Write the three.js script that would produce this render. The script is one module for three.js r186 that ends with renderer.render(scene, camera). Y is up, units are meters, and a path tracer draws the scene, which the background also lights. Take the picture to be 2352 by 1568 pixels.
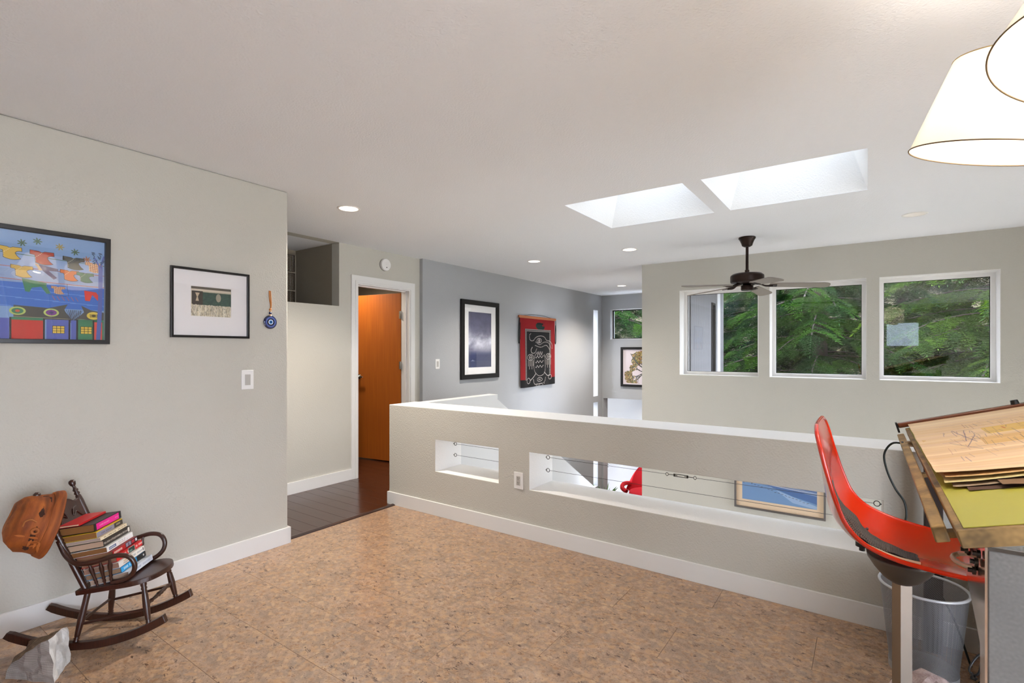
import * as THREE from 'three';
import { RoundedBoxGeometry } from 'three/addons/geometries/RoundedBoxGeometry.js';
import { mergeGeometries } from 'three/addons/utils/BufferGeometryUtils.js';
import { ImprovedNoise } from 'three/addons/math/ImprovedNoise.js';
import { RectAreaLightUniformsLib } from 'three/addons/lights/RectAreaLightUniformsLib.js';

// ---------------------------------------------------------------- camera, sky, exposure
const W = 2352, H = 1568, FPX = 1160, HORIZON = 806;
const scene = new THREE.Scene();
const camera = new THREE.PerspectiveCamera(2 * Math.atan(H / 2 / FPX) * 180 / Math.PI, W / H, 0.05, 200);
camera.position.set(0, 1.34, 0);
camera.rotation.set(0, THREE.MathUtils.degToRad(35.09), 0);
camera.setViewOffset(W, H, 0, H / 2 - HORIZON, W, H);
const renderer = new THREE.WebGLRenderer({ antialias: true });
renderer.toneMapping = THREE.LinearToneMapping;
renderer.toneMappingExposure = 2.2;
renderer.shadowMap.enabled = true;
RectAreaLightUniformsLib.init();
const SKY = 9.0, CAN = 6.0, BULB = 0.3;                     // sky radiance, recessed lights, lamp bulbs
{ // overcast sky, a little brighter towards the zenith
  const w = 64, h = 32, d = new Float32Array(w * h * 4);
  for (let j = 0; j < h; j++) { const up = Math.max(0, Math.sin((j + 0.5) / h * Math.PI - Math.PI / 2)), k = SKY * (0.62 + 0.5 * up);
    for (let i = 0; i < w; i++) d.set([k * 0.92, k * 1.0, k * 1.17, 1], (j * w + i) * 4); }
  const t = new THREE.DataTexture(d, w, h, THREE.RGBAFormat, THREE.FloatType);
  t.mapping = THREE.EquirectangularReflectionMapping; t.magFilter = THREE.LinearFilter; t.needsUpdate = true;
  scene.background = t; scene.environment = t;
}

// ---------------------------------------------------------------- helpers
function rng(seed) { let a = seed >>> 0; return () => { a = (a + 0x6D2B79F5) | 0; let t = Math.imul(a ^ (a >>> 15), 1 | a); t = (t + Math.imul(t ^ (t >>> 7), 61 | t)) ^ t; return ((t ^ (t >>> 14)) >>> 0) / 4294967296; }; }
const IN = new ImprovedNoise();
const V = (x, y, z) => new THREE.Vector3(x, y, z);
const used = new Map();
function numbered(n) { const k = used.get(n) || 0; used.set(n, k + 1); return k ? n + '_' + String(k).padStart(3, '0') : n; }
function shadow(m) { m.castShadow = true; m.receiveShadow = true; return m; }
function mesh(name, geo, mat, parent, label) { const m = shadow(new THREE.Mesh(geo, mat)); m.name = name; if (label) m.userData.label = label; parent.add(m); return m; }
function tag(o, label, category, group) { o.userData.label = label; o.userData.category = category; if (group) o.userData.group = group; return o; }
function thing(name, label, category, pos = [0, 0, 0], turn = 0, group) { const g = new THREE.Group(); g.name = numbered(name); g.position.set(...pos); g.rotation.y = turn; scene.add(g); return tag(g, label, category, group); }
function single(name, geo, mat, label, category, group) { return tag(mesh(numbered(name), geo, mat, scene), label, category, group); }
function struct(name, geo, mat, parent = scene) { const m = mesh(parent === scene ? numbered(name) : name, geo, mat, parent); if (parent === scene) m.userData.kind = 'structure'; return m; }
function structGroup(name) { const g = new THREE.Group(); g.name = numbered(name); g.userData.kind = 'structure'; scene.add(g); return g; }
const merge = (list) => { const a = list.map((g) => { const n = g.index ? g.toNonIndexed() : g; for (const k of Object.keys(n.attributes)) if (!['position', 'normal', 'uv'].includes(k)) n.deleteAttribute(k); if (!n.attributes.uv) n.setAttribute('uv', new THREE.BufferAttribute(new Float32Array(n.attributes.position.count * 2), 2)); return n; }); return mergeGeometries(a); };
const at = (g, x, y, z) => g.translate(x, y, z);
const box = (w, h, d, x = 0, y = 0, z = 0) => new THREE.BoxGeometry(w, h, d).translate(x, y, z);
const rbox = (w, h, d, r, x = 0, y = 0, z = 0) => new RoundedBoxGeometry(w, h, d, 2, Math.min(r, w / 2.01, h / 2.01, d / 2.01)).translate(x, y, z);
const boxAB = (x0, x1, y0, y1, z0, z1) => box(x1 - x0, y1 - y0, z1 - z0, (x0 + x1) / 2, (y0 + y1) / 2, (z0 + z1) / 2);
const cyl = (r0, r1, h, n = 20, open = false) => new THREE.CylinderGeometry(r0, r1, h, n, 1, open);
const lathe = (pts, n = 28) => new THREE.LatheGeometry(pts.map((p) => new THREE.Vector2(p[0], p[1])), n);
const tube = (pts, r, n = 40, k = 8) => new THREE.TubeGeometry(new THREE.CatmullRomCurve3(pts.map((p) => V(...p))), n, r, k, false);
function bar(a, b, geo) { // geometry along y (height 1, centred) stretched from a to b
  const A = V(...a), B = V(...b), d = B.clone().sub(A), l = d.length();
  const g = geo.clone(); g.scale(1, l, 1); g.applyQuaternion(new THREE.Quaternion().setFromUnitVectors(V(0, 1, 0), d.normalize())); const m = A.add(B).multiplyScalar(0.5); return g.translate(m.x, m.y, m.z);
}
const rod = (a, b, r0, r1 = r0, n = 12) => bar(a, b, new THREE.CylinderGeometry(r1, r0, 1, n));
function turned(a, b, prof, n = 14) { // prof: [t 0..1, radius], turned along a -> b
  const A = V(...a), B = V(...b), d = B.clone().sub(A), l = d.length();
  const g = lathe(prof.map(([t, r]) => [Math.max(r, 1e-4), t * l]), n); g.applyQuaternion(new THREE.Quaternion().setFromUnitVectors(V(0, 1, 0), d.normalize())); return g.translate(A.x, A.y, A.z);
}
function worldUV(g0) { // uv in metres, projected along the main axis of each face
  const g = g0.index ? g0.toNonIndexed() : g0, p = g.attributes.position, n = g.attributes.normal, uv = new Float32Array(p.count * 2);
  for (let i = 0; i < p.count; i++) { const ax = Math.abs(n.getX(i)), ay = Math.abs(n.getY(i)), az = Math.abs(n.getZ(i));
    if (ax >= ay && ax >= az) { uv[2 * i] = p.getZ(i); uv[2 * i + 1] = p.getY(i); } else if (ay >= az) { uv[2 * i] = p.getX(i); uv[2 * i + 1] = p.getZ(i); } else { uv[2 * i] = p.getX(i); uv[2 * i + 1] = p.getY(i); } }
  g.setAttribute('uv', new THREE.BufferAttribute(uv, 2)); return g;
}
const rectShape = (x0, y0, x1, y1) => { const s = new THREE.Shape(); s.moveTo(x0, y0); s.lineTo(x1, y0); s.lineTo(x1, y1); s.lineTo(x0, y1); s.closePath(); return s; };
const rectHole = (x0, y0, x1, y1) => { const s = new THREE.Path(); s.moveTo(x0, y0); s.lineTo(x0, y1); s.lineTo(x1, y1); s.lineTo(x1, y0); s.closePath(); return s; };
const circHole = (x, y, r) => { const s = new THREE.Path(); s.absarc(x, y, r, 0, Math.PI * 2, true); return s; };
const poly = (pts) => { const s = new THREE.Shape(); pts.forEach((p, i) => (i ? s.lineTo(...p) : s.moveTo(...p))); s.closePath(); return s; };
const extrude = (s, d, bevel = 0) => new THREE.ExtrudeGeometry(s, { depth: d, bevelEnabled: bevel > 0, bevelSize: bevel, bevelThickness: bevel, bevelSegments: 2, curveSegments: 20, steps: 1 });
const wallZ = (s, z0, z1) => worldUV(extrude(s, z1 - z0).translate(0, 0, z0));                                   // shape in (x, y)
const wallX = (s, x0, x1) => worldUV(extrude(s, x1 - x0).rotateY(Math.PI / 2).translate(x0, 0, 0));              // shape in (-z, y)
const slabY = (s, y0, y1) => worldUV(extrude(s, y1 - y0).rotateX(-Math.PI / 2).translate(0, y0, 0));             // shape in (x, -z)

// ---------------------------------------------------------------- textures
function dataTex(w, h, f, srgb, repeat) { // f(u, v, x, y) -> [r, g, b] in 0..1
  const d = new Uint8Array(w * h * 4);
  for (let y = 0; y < h; y++) for (let x = 0; x < w; x++) { const c = f(x / w, y / h, x, y), i = (y * w + x) * 4; d[i] = Math.max(0, Math.min(255, c[0] * 255)); d[i + 1] = Math.max(0, Math.min(255, c[1] * 255)); d[i + 2] = Math.max(0, Math.min(255, c[2] * 255)); d[i + 3] = 255; }
  const t = new THREE.DataTexture(d, w, h, THREE.RGBAFormat); t.wrapS = t.wrapT = THREE.RepeatWrapping; t.magFilter = THREE.LinearFilter; t.minFilter = THREE.LinearMipmapLinearFilter; if (srgb) t.colorSpace = THREE.SRGBColorSpace; if (repeat) t.repeat.set(...repeat); t.needsUpdate = true; return t;
}
function tn(u, v, f, s = 0) { // tiling noise: f whole cycles per tile
  const a = IN.noise(u * f, v * f, s), b = IN.noise((u - 1) * f, v * f, s), c = IN.noise(u * f, (v - 1) * f, s), d = IN.noise((u - 1) * f, (v - 1) * f, s);
  return (a * (1 - u) + b * u) * (1 - v) + (c * (1 - u) + d * u) * v;
}
function canvasTex(w, h, draw) { const c = document.createElement('canvas'); c.width = w; c.height = h; const x = c.getContext('2d'); draw(x, w, h); const t = new THREE.CanvasTexture(c); t.colorSpace = THREE.SRGBColorSpace; return t; }
const hexRGB = (h) => [(h >> 16 & 255) / 255, (h >> 8 & 255) / 255, (h & 255) / 255];
const mixc = (a, b, t) => [a[0] + (b[0] - a[0]) * t, a[1] + (b[1] - a[1]) * t, a[2] + (b[2] - a[2]) * t];
const peel = dataTex(384, 384, (u, v) => { const k = 0.5 + 0.9 * tn(u, v, 42, 3) + 0.45 * tn(u, v, 84, 7) + 0.25 * tn(u, v, 18, 1); return [k, k, k]; }, false, [1 / 0.42, 1 / 0.42]);
const corkTex = (() => { // tan granulate with pale chips and dark bark flecks
  const N = 1024, buf = new Float32Array(N * N * 3), r = rng(11);
  const base = hexRGB(0xa58870);
  for (let y = 0; y < N; y++) for (let x = 0; x < N; x++) { const u = x / N, v = y / N; let k = 0.16 * tn(u, v, 7, 1) + 0.2 * tn(u, v, 31, 2) + 0.2 * tn(u, v, 110, 5); const g = (r() - 0.5) * 0.09; const i = (y * N + x) * 3, w = tn(u, v, 17, 9) * 0.09; buf[i] = base[0] * (1 + k) + g + w * 0.5; buf[i + 1] = base[1] * (1 + k) + g + w * 0.1; buf[i + 2] = base[2] * (1 + k) + g - w * 0.3; }
  const chip = (cx, cy, rx, ry, ang, col, amt, rough) => { const ca = Math.cos(ang), sa = Math.sin(ang), R = Math.ceil(Math.max(rx, ry) * 1.3), ox = r() * 50, oy = r() * 50;
    for (let dy = -R; dy <= R; dy++) for (let dx = -R; dx <= R; dx++) { const a = (dx * ca + dy * sa) / rx, b = (-dx * sa + dy * ca) / ry, q = Math.hypot(a, b) + rough * IN.noise(dx * 0.22 + ox, dy * 0.22 + oy, 4); if (q > 1) continue; const x = (cx + dx + N) % N, y = (cy + dy + N) % N, i = (y * N + x) * 3, m = amt * Math.min(1, (1 - q) * 4); for (let k = 0; k < 3; k++) buf[i + k] += (col[k] - buf[i + k]) * m; } };
  for (let i = 0; i < 900; i++) chip((r() * N) | 0, (r() * N) | 0, 6 + r() * 24, 5 + r() * 14, (r() - 0.5) * 2.2, mixc(hexRGB(0xc9a783), hexRGB(0xb58b63), r()), 0.35 + r() * 0.4, 0.5);
  for (let i = 0; i < 500; i++) chip((r() * N) | 0, (r() * N) | 0, 4 + r() * 12, 4 + r() * 8, (r() - 0.5) * 2.2, mixc(hexRGB(0x8e6646), hexRGB(0x9c7350), r()), 0.3 + r() * 0.4, 0.6);
  for (let i = 0; i < 1500; i++) chip((r() * N) | 0, (r() * N) | 0, 2 + r() * 10 * r(), 0.8 + r() * 1.5, (r() - 0.5) * 1.6, mixc(hexRGB(0x4a3326), hexRGB(0x7a563b), r()), 0.5 + r() * 0.4, 0.9);
  for (let i = 0; i < 90; i++) { const cx = r() * N, cy = r() * N, a0 = (r() - 0.5); for (let k = 0; k < 7; k++) chip((cx + (r() - 0.5) * 26 + N) % N | 0, (cy + (r() - 0.5) * 16 + N) % N | 0, 3 + r() * 8, 1 + r() * 2.4, a0 + (r() - 0.5) * 0.6, hexRGB(0x4b3227), 0.7, 0.8); }
  return dataTex(N, N, (u, v, x, y) => { const i = (y * N + x) * 3; return [buf[i], buf[i + 1], buf[i + 2]]; }, true, [1 / 0.85, 1 / 0.85]);
})();
function woodTex(c0, c1, seed, { along = 2, across = 26, ring = 0.5, w = 512, h = 512, rep } = {}) { // grain runs along v
  const a = hexRGB(c0), b = hexRGB(c1);
  return dataTex(w, h, (u, v) => { const warp = 0.05 * tn(u, v, 3, seed); const g = tn((u + warp + 1) % 1, v, across, seed + 3) * 0.5 + 0.5, f = Math.abs(Math.sin((u + 0.16 * tn(u, v, along, seed + 6)) * Math.PI * 9)) * ring; const fine = tn(u, (v * 0.5) % 1, 96, seed + 8) * 0.35; return mixc(a, b, Math.max(0, Math.min(1, 0.15 + 0.5 * g * (1 - ring) + 0.5 * f + fine))); }, true, rep);
}
const streak = (c0, c1, seed, rep) => { const a = hexRGB(c0), b = hexRGB(c1), r = rng(seed); const col = Array.from({ length: 256 }, () => r()); // fine straight grain along v
  return dataTex(256, 512, (u, v, x) => { const k = 0.45 * col[x] + 0.3 * (0.5 + tn(u, v, 5, seed)) + 0.35 * (0.5 + IN.noise(u * 60, v * 5, seed)); return mixc(a, b, Math.max(0, Math.min(1, k))); }, true, rep); };

// ---------------------------------------------------------------- materials
const M = {};
const std = (color, roughness = 0.8, extra = {}) => new THREE.MeshStandardMaterial({ color, roughness, metalness: 0, ...extra });
const phys = (color, roughness, extra = {}) => new THREE.MeshPhysicalMaterial({ color, roughness, metalness: 0, ...extra });
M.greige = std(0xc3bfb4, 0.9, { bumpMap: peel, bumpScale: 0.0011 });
M.ceiling = std(0xf0f1f3, 0.95, { bumpMap: peel, bumpScale: 0.0010 });
M.grey = std(0xaaabac, 0.9, { bumpMap: peel, bumpScale: 0.0007 });
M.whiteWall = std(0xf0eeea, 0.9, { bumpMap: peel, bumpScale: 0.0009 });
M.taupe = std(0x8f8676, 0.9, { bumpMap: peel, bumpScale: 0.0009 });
M.paleGrey = std(0xdcdcda, 0.9);
M.trim = std(0xe4e2de, 0.45);
M.vinyl = std(0xeceae6, 0.4);
M.gasket = std(0x090909, 0.6);
M.glass = phys(0xffffff, 0.0, { transmission: 1, thickness: 0, ior: 1.5 });
M.tinted = phys(0xc6cacc, 0.0, { transmission: 1, thickness: 0, ior: 1.5 });
M.cork = phys(0xffffff, 0.32, { map: corkTex, clearcoat: 0.25, clearcoatRoughness: 0.12 });
M.subfloor = std(0x5a3f2c, 0.9);
M.hallWood = [0, 1, 2].map((k) => phys(0xffffff, 0.28, { map: streak(0x2a140c, 0x4a281a, 30 + k, [3, 0.7]), clearcoat: 0.4, clearcoatRoughness: 0.15 }));
M.darkTrim = phys(0x2c130b, 0.3, { clearcoat: 0.4 });
M.oak = phys(0xffffff, 0.5, { map: streak(0x94480f, 0xbc681a, 5, [5, 0.55]), clearcoat: 0.1, clearcoatRoughness: 0.3 });
M.black = std(0x0d0c0c, 0.4);
M.blackSatin = std(0x141212, 0.3);
M.bronze = std(0x2c1e17, 0.35, { metalness: 0.6 });
M.steel = std(0xb9b6b0, 0.25, { metalness: 1 });
M.darkSteel = std(0x4a4744, 0.4, { metalness: 0.9 });
M.plate = std(0xebe9e5, 0.35);
M.plateGrey = std(0xb7b3ac, 0.4);

// ---------------------------------------------------------------- the room shell
const CH = 2.45, LW = -3.313, PZ = -3.02, PH = 0.865, WZ = -6.30, FZ = -9.36, LOW = -1.9;
const canSpots = [[-3.305, -2.49, 1], [-3.368, -5.272, 1], [-2.124, -5.261, 1], [-3.409, -8.096, 1], [0.318, -5.235, 0]];
{ // ceiling: one slab with holes for the skylights and the recessed lights
  const s = poly([[-7.2, -2.5], [3.0, -2.5], [3.0, 6.54], [-2.15, 6.54], [-2.15, 9.85], [-4.56, 9.85], [-4.56, 4.6], [-7.2, 4.6]]);
  s.holes.push(rectHole(-1.885, 3.38, -1.0, 4.25), rectHole(-0.88, 3.38, 0.005, 4.25));
  for (const [x, z] of canSpots) s.holes.push(circHole(x, -z, 0.072));
  struct('ceiling', slabY(s, CH, CH + 0.14), M.ceiling);
  // skylight shafts: splayed walls up to a flat roof window
  for (const [x0, x1] of [[-1.885, -1.0], [-0.88, 0.005]]) {
    const g = structGroup('skylight_shaft'), z0 = -3.38, z1 = -4.25, y0 = CH + 0.002, y1 = CH + 0.62, i = 0.19, k = 0.12;
    const B = [[x0, z0], [x1, z0], [x1, z1], [x0, z1]], T = [[x0 + i, z0 - k], [x1 - i, z0 - k], [x1 - i, z1 + k], [x0 + i, z1 + k]];
    const cx = (x0 + x1) / 2, cz = (z0 + z1) / 2;
    for (let e = 0; e < 4; e++) { const f = (e + 1) % 4, o = (p, d) => [p[0] + Math.sign(p[0] - cx) * d, p[1] + Math.sign(p[1] - cz) * d];
      const q = [[...B[e], y0], [...B[f], y0], [...T[f], y1], [...T[e], y1]].map(([x, z, y]) => V(x, y, z)), r = [[...o(B[e], 0.05), y0], [...o(B[f], 0.05), y0], [...o(T[f], 0.05), y1], [...o(T[e], 0.05), y1]].map(([x, z, y]) => V(x, y, z));
      const quad = (a, b, c, d) => [a, b, c, a, c, d]; const v = [...quad(...q), ...quad(r[3], r[2], r[1], r[0]), ...quad(q[3], q[2], r[2], r[3]), ...quad(r[0], r[1], q[1], q[0]), ...quad(q[0], q[3], r[3], r[0]), ...quad(q[2], q[1], r[1], r[2])];
      const gg = new THREE.BufferGeometry().setFromPoints(v); gg.computeVertexNormals(); mesh('shaft_wall', worldUV(gg), M.whiteWall, g); }
    const fr = rectShape(x0 + i - 0.06, 3.38 + k - 0.06, x1 - i + 0.06, 4.25 - k + 0.06); fr.holes.push(rectHole(x0 + i, 3.38 + k, x1 - i, 4.25 - k));
    mesh('frame', slabY(fr, y1, y1 + 0.06), M.vinyl, g);
    mesh('pane', box(x1 - x0 - 2 * i, 0.006, 0.87 - 2 * k, cx, y1 + 0.03, cz), M.tinted, g);
  }
}
{ // loft floor of cork planks, laid in rows along x
  const g = structGroup('floor');
  mesh('subfloor', boxAB(-3.385, 2.7, -0.3, -0.008, -3.34, 2.2), M.subfloor, g);
  const L = 0.9, D = 0.2955, variants = [], r = rng(4);
  for (let k = 0; k < 8; k++) { const pl = new RoundedBoxGeometry(L - 0.0012, 0.008, D - 0.0012, 1, 0.0007); const w = worldUV(pl), uv = w.attributes.uv; const ox = r(), oy = r(); for (let i = 0; i < uv.count; i++) uv.setXY(i, uv.getX(i) + ox, uv.getY(i) + oy); variants.push(w); }
  let n = 0;
  for (let row = 0; ; row++) { const z = -3.0 + 0.0 + D * (row + 0.5) - 0.055; if (z > 2.1) break;
    const off = [0.0, 0.43, 0.09, 0.52][row % 4]; for (let x = -3.36 - off; x < 2.6; x += L) { let x0 = Math.max(x, -3.352), x1 = Math.min(x + L, 2.6); if (x1 - x0 < 0.05) continue; if (z - D / 2 < -3.02 && false) continue;
      const p = mesh('cork_plank', variants[(n * 5 + row * 3) % 8], M.cork, g); p.position.set((x0 + x1) / 2, -0.004, z); if (x1 - x0 < L - 0.01) p.scale.x = (x1 - x0) / L; n++; } }
}
{ // hall floor of dark boards across the hall, into the room behind the door
  const g = structGroup('floor_hall');
  mesh('subfloor', boxAB(-6.9, -3.39, -0.3, -0.012, -4.45, 0.6), M.subfloor, g);
  const geo = new RoundedBoxGeometry(1.3, 0.012, 0.1255, 1, 0.0012), r = rng(21); const uv = geo.attributes.uv; void uv;
  const gw = worldUV(geo); { const u = gw.attributes.uv; for (let i = 0; i < u.count; i++) u.setXY(i, u.getY(i) * 2.0, u.getX(i)); }
  let row = 0; for (let z = 0.5; z > -4.42; z -= 0.127, row++) { const off = r() * 1.2; for (let x = -3.40 + off; x > -6.85; ) { const hi = Math.min(x, -3.395), lo = Math.max(x - 1.3, -6.9); if (hi - lo > 0.04) { const p = mesh('floor_board', gw, M.hallWood[(row * 2 + ((x * 7) | 0) + 40) % 3], g); p.position.set((hi + lo) / 2, -0.006, z - 0.0635); p.scale.x = (hi - lo) / 1.3; } x -= 1.3; } }
  const th = extrude(poly([[0, 0], [0.052, 0], [0.046, 0.007], [0.026, 0.012], [0.006, 0.007]]), 1.03); struct('trim_1', th.translate(-3.402, 0, -3.02), M.darkTrim);
}
{ // left wall and its baseboard
  struct('wall_left', worldUV(new RoundedBoxGeometry(0.13, CH, 4.19, 2, 0.012).translate(LW - 0.065, CH / 2, 0.105)), M.greige);
  struct('baseboard_left', merge([rbox(0.014, 0.112, 4.21, 0.002, LW + 0.007, 0.056, 0.109), rbox(0.158, 0.112, 0.014, 0.002, LW - 0.065, 0.056, -1.997)]), M.trim);
}
{ // parapet: a low wall with two slots, its return along the hall and the sloped stair wall
  const s = rectShape(-3.44, -0.3, 2.6, PH); s.holes.push(rectHole(-2.893, 0.353, -2.241, 0.621), rectHole(-1.974, 0.347, 0.067, 0.622));
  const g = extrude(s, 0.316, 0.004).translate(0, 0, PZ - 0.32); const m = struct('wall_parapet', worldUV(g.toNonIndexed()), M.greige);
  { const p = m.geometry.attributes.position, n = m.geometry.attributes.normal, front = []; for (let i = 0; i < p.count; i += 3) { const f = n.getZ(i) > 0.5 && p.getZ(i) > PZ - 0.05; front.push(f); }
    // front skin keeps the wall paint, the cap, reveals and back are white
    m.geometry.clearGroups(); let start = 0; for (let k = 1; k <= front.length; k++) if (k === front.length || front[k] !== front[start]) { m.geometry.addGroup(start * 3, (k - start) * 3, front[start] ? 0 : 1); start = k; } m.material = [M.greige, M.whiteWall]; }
  struct('baseboard_parapet', rbox(6.05, 0.108, 0.015, 0.002, -0.43, 0.054, PZ + 0.0075), M.trim);
  struct('baseboard_return', rbox(0.014, 0.108, 1.44, 0.002, -3.447, 0.054, -3.735), M.trim);
  const st = poly([[3.34, -0.3], [3.34, PH], [4.45, PH], [4.45, 0.81], [8.35, -1.6], [8.35, LOW], [4.6, LOW], [4.45, -0.3]]);
  struct('wall_stair', wallX(st, -3.44, -3.32), M.paleGrey);
}
// stairs run down between the stair wall and the grey wall
for (let k = 0; k < 11; k++) struct('stair_step', boxAB(-4.38, -3.44, -0.172 * (k + 1) - 0.05, -0.172 * (k + 1), -4.45 - 0.277 * (k + 1), -4.45 - 0.277 * k), M.darkTrim);
{ // door wall with a high opening over the hall and the doorway
  const s = poly([[-0.6, 0], [3.418, 0], [3.418, 2.06], [4.182, 2.06], [4.182, 0], [4.34, 0], [4.34, CH], [-0.6, CH]]); s.holes.push(rectHole(1.5, 1.80, 3.206, CH - 0.001));
  struct('wall_hall', wallX(s, -4.53, -4.41), M.greige);
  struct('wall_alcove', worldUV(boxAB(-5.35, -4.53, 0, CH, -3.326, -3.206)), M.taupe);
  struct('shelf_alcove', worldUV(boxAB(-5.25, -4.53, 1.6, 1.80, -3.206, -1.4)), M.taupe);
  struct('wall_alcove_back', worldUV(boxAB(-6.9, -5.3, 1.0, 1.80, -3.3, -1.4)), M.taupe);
  struct('baseboard_hall', merge([rbox(0.014, 0.112, 3.9, 0.002, -4.403, 0.056, -1.403), rbox(0.014, 0.112, 0.085, 0.002, -4.403, 0.056, -4.293)]), M.trim);
  // casing and jambs
  const t = structGroup('trim_2'), c0 = 3.353, c1 = 4.249, i0 = 3.418, i1 = 4.182, top = 2.137;
  const cas = poly([[c0, 0], [c0, top], [c1, top], [c1, 0], [i1, 0], [i1, 2.06], [i0, 2.06], [i0, 0]]);
  mesh('casing', extrude(cas, 0.011, 0.003).rotateY(Math.PI / 2).translate(-4.41, 0, 0), M.trim, t);
  const ca2 = poly([[i0 - 0.022, 0], [i0 - 0.022, 2.082], [i1 + 0.022, 2.082], [i1 + 0.022, 0], [i1, 0], [i1, 2.06], [i0, 2.06], [i0, 0]]);
  mesh('casing_bead', extrude(ca2, 0.005, 0.002).rotateY(Math.PI / 2).translate(-4.397, 0, 0), M.trim, t);
  mesh('jamb', merge([boxAB(-4.535, -4.40, 0, 2.045, -3.436, -3.418), boxAB(-4.535, -4.40, 0, 2.045, -4.182, -4.164), boxAB(-4.535, -4.40, 2.045, 2.06, -4.182, -3.418), boxAB(-4.49, -4.45, 0, 2.045, -4.164, -4.152), boxAB(-4.49, -4.45, 0, 2.045, -3.448, -3.436), boxAB(-4.49, -4.45, 2.033, 2.045, -4.164, -3.436)]), M.trim, t);
  // the open door
  const d = structGroup('door_1'); d.position.set(-4.535, 0, -4.158); d.rotation.y = THREE.MathUtils.degToRad(8);
  mesh('leaf', worldUV(rbox(0.73, 2.018, 0.036, 0.002, -0.372, 1.022, -0.02)), M.oak, d);
  for (const y of [1.77, 1.17, 0.22]) { const h = mesh('hinge', merge([rbox(0.034, 0.09, 0.003, 0.001, -0.012, y, 0.0005), rbox(0.003, 0.09, 0.034, 0.001, 0.008, y, 0.012), cyl(0.0065, 0.0065, 0.092, 10).translate(0.004, y, 0.006)]), M.steel, d); void h; }
  const kn = mesh('handle', merge([lathe([[0.03, 0], [0.03, 0.006], [0.012, 0.01], [0.009, 0.03], [0.0001, 0.032]], 18).rotateX(Math.PI / 2).translate(-0.66, 1.02, -0.002), rbox(0.1, 0.016, 0.014, 0.006, -0.62, 1.02, 0.034)]), M.steel, d); void kn;
  // dim room behind the door
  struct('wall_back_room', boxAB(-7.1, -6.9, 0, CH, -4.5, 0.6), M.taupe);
  { const g = structGroup('unseen_ceiling_fitting'); g.position.set(-5.15, CH - 0.012, -3.72); mesh('rim', lathe([[0.07, 0.012], [0.07, 0], [0.09, 0], [0.092, 0.012]], 32), M.plate, g); mesh('lens', new THREE.CylinderGeometry(0.07, 0.07, 0.006, 32).translate(0, 0.007, 0), std(0xffffff, 0.5, { emissive: 0xfff0dc, emissiveIntensity: 2 }), g); const s = new THREE.SpotLight(0xfff0dc, 4, 0, 1.3, 0.9, 2); s.position.set(-5.15, CH - 0.02, -3.72); s.target.position.set(-5.1, 0, -3.8); s.castShadow = true; s.shadow.radius = 3; scene.add(s, s.target); }  // lamp out of view, placed to light the open door
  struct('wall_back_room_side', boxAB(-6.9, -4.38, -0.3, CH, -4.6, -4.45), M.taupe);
  struct('wall_hall_end', worldUV(boxAB(-7.1, -3.3, 0, CH, 0.5, 0.62)), M.greige);
}
{ // grey wall over the stairs, with a tall slit window high and low by the far corner
  const s = rectShape(4.34, LOW, 9.36, CH); s.holes.push(rectHole(8.965, 0.456, 9.165, 2.145), rectHole(8.965, -1.33, 9.165, 0.335));
  struct('wall_grey', wallX(s, -4.56, -4.36), M.grey);
  for (const [n, y0, y1] of [['window_1', 0.456, 2.145], ['window_2', -1.33, 0.335]]) { const g = structGroup(n);
    const f = rectShape(8.965, y0, 9.165, y1); f.holes.push(rectHole(8.985, y0 + 0.02, 9.145, y1 - 0.02)); mesh('frame', wallX(f, -4.54, -4.49), M.vinyl, g); mesh('pane', boxAB(-4.518, -4.512, y0 + 0.02, y1 - 0.02, -9.145, -8.985), M.glass, g); }
}
{ // far wall over the lower back room, with one wide window
  const s = poly([[-4.56, LOW], [-4.33, LOW], [-4.33, 0.40], [-2.15, 0.40], [-2.15, CH], [-4.56, CH]]); s.holes.push(rectHole(-4.18, 1.572, -2.6, 2.165));
  struct('wall_far', wallZ(s, FZ - 0.2, FZ), M.grey);
  const g = structGroup('window_3'); const f = rectShape(-4.18, 1.572, -2.6, 2.165); f.holes.push(rectHole(-4.172, 1.582, -2.61, 2.155));
  mesh('frame', wallZ(f, FZ - 0.12, FZ - 0.06), M.vinyl, g); const k = rectShape(-4.172, 1.582, -2.61, 2.155); k.holes.push(rectHole(-4.15, 1.596, -2.63, 2.135)); mesh('gasket', wallZ(k, FZ - 0.11, FZ - 0.09), M.gasket, g); mesh('pane', boxAB(-4.16, -2.62, 1.59, 2.14, FZ - 0.103, FZ - 0.098), M.glass, g);
  // lower back room
  struct('wall_back_lower', worldUV(boxAB(-5.6, -2.1, LOW, 0.6, -10.75, -10.6)), M.grey);
  struct('wall_back_lower_left', worldUV(boxAB(-5.6, -5.45, LOW, 0.6, -10.6, -9.4)), M.greige);
  const c = rectShape(-5.6, 9.50, -2.15, 10.7); c.holes.push(circHole(-3.62, 10.32, 0.072)); struct('ceiling_lower', slabY(c, 0.40, 0.6), M.ceiling);
}
const winX = [[-1.895, -1.005], [-0.895, -0.004], [0.103, 0.994]], WY0 = 1.047, WY1 = 2.085;
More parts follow.
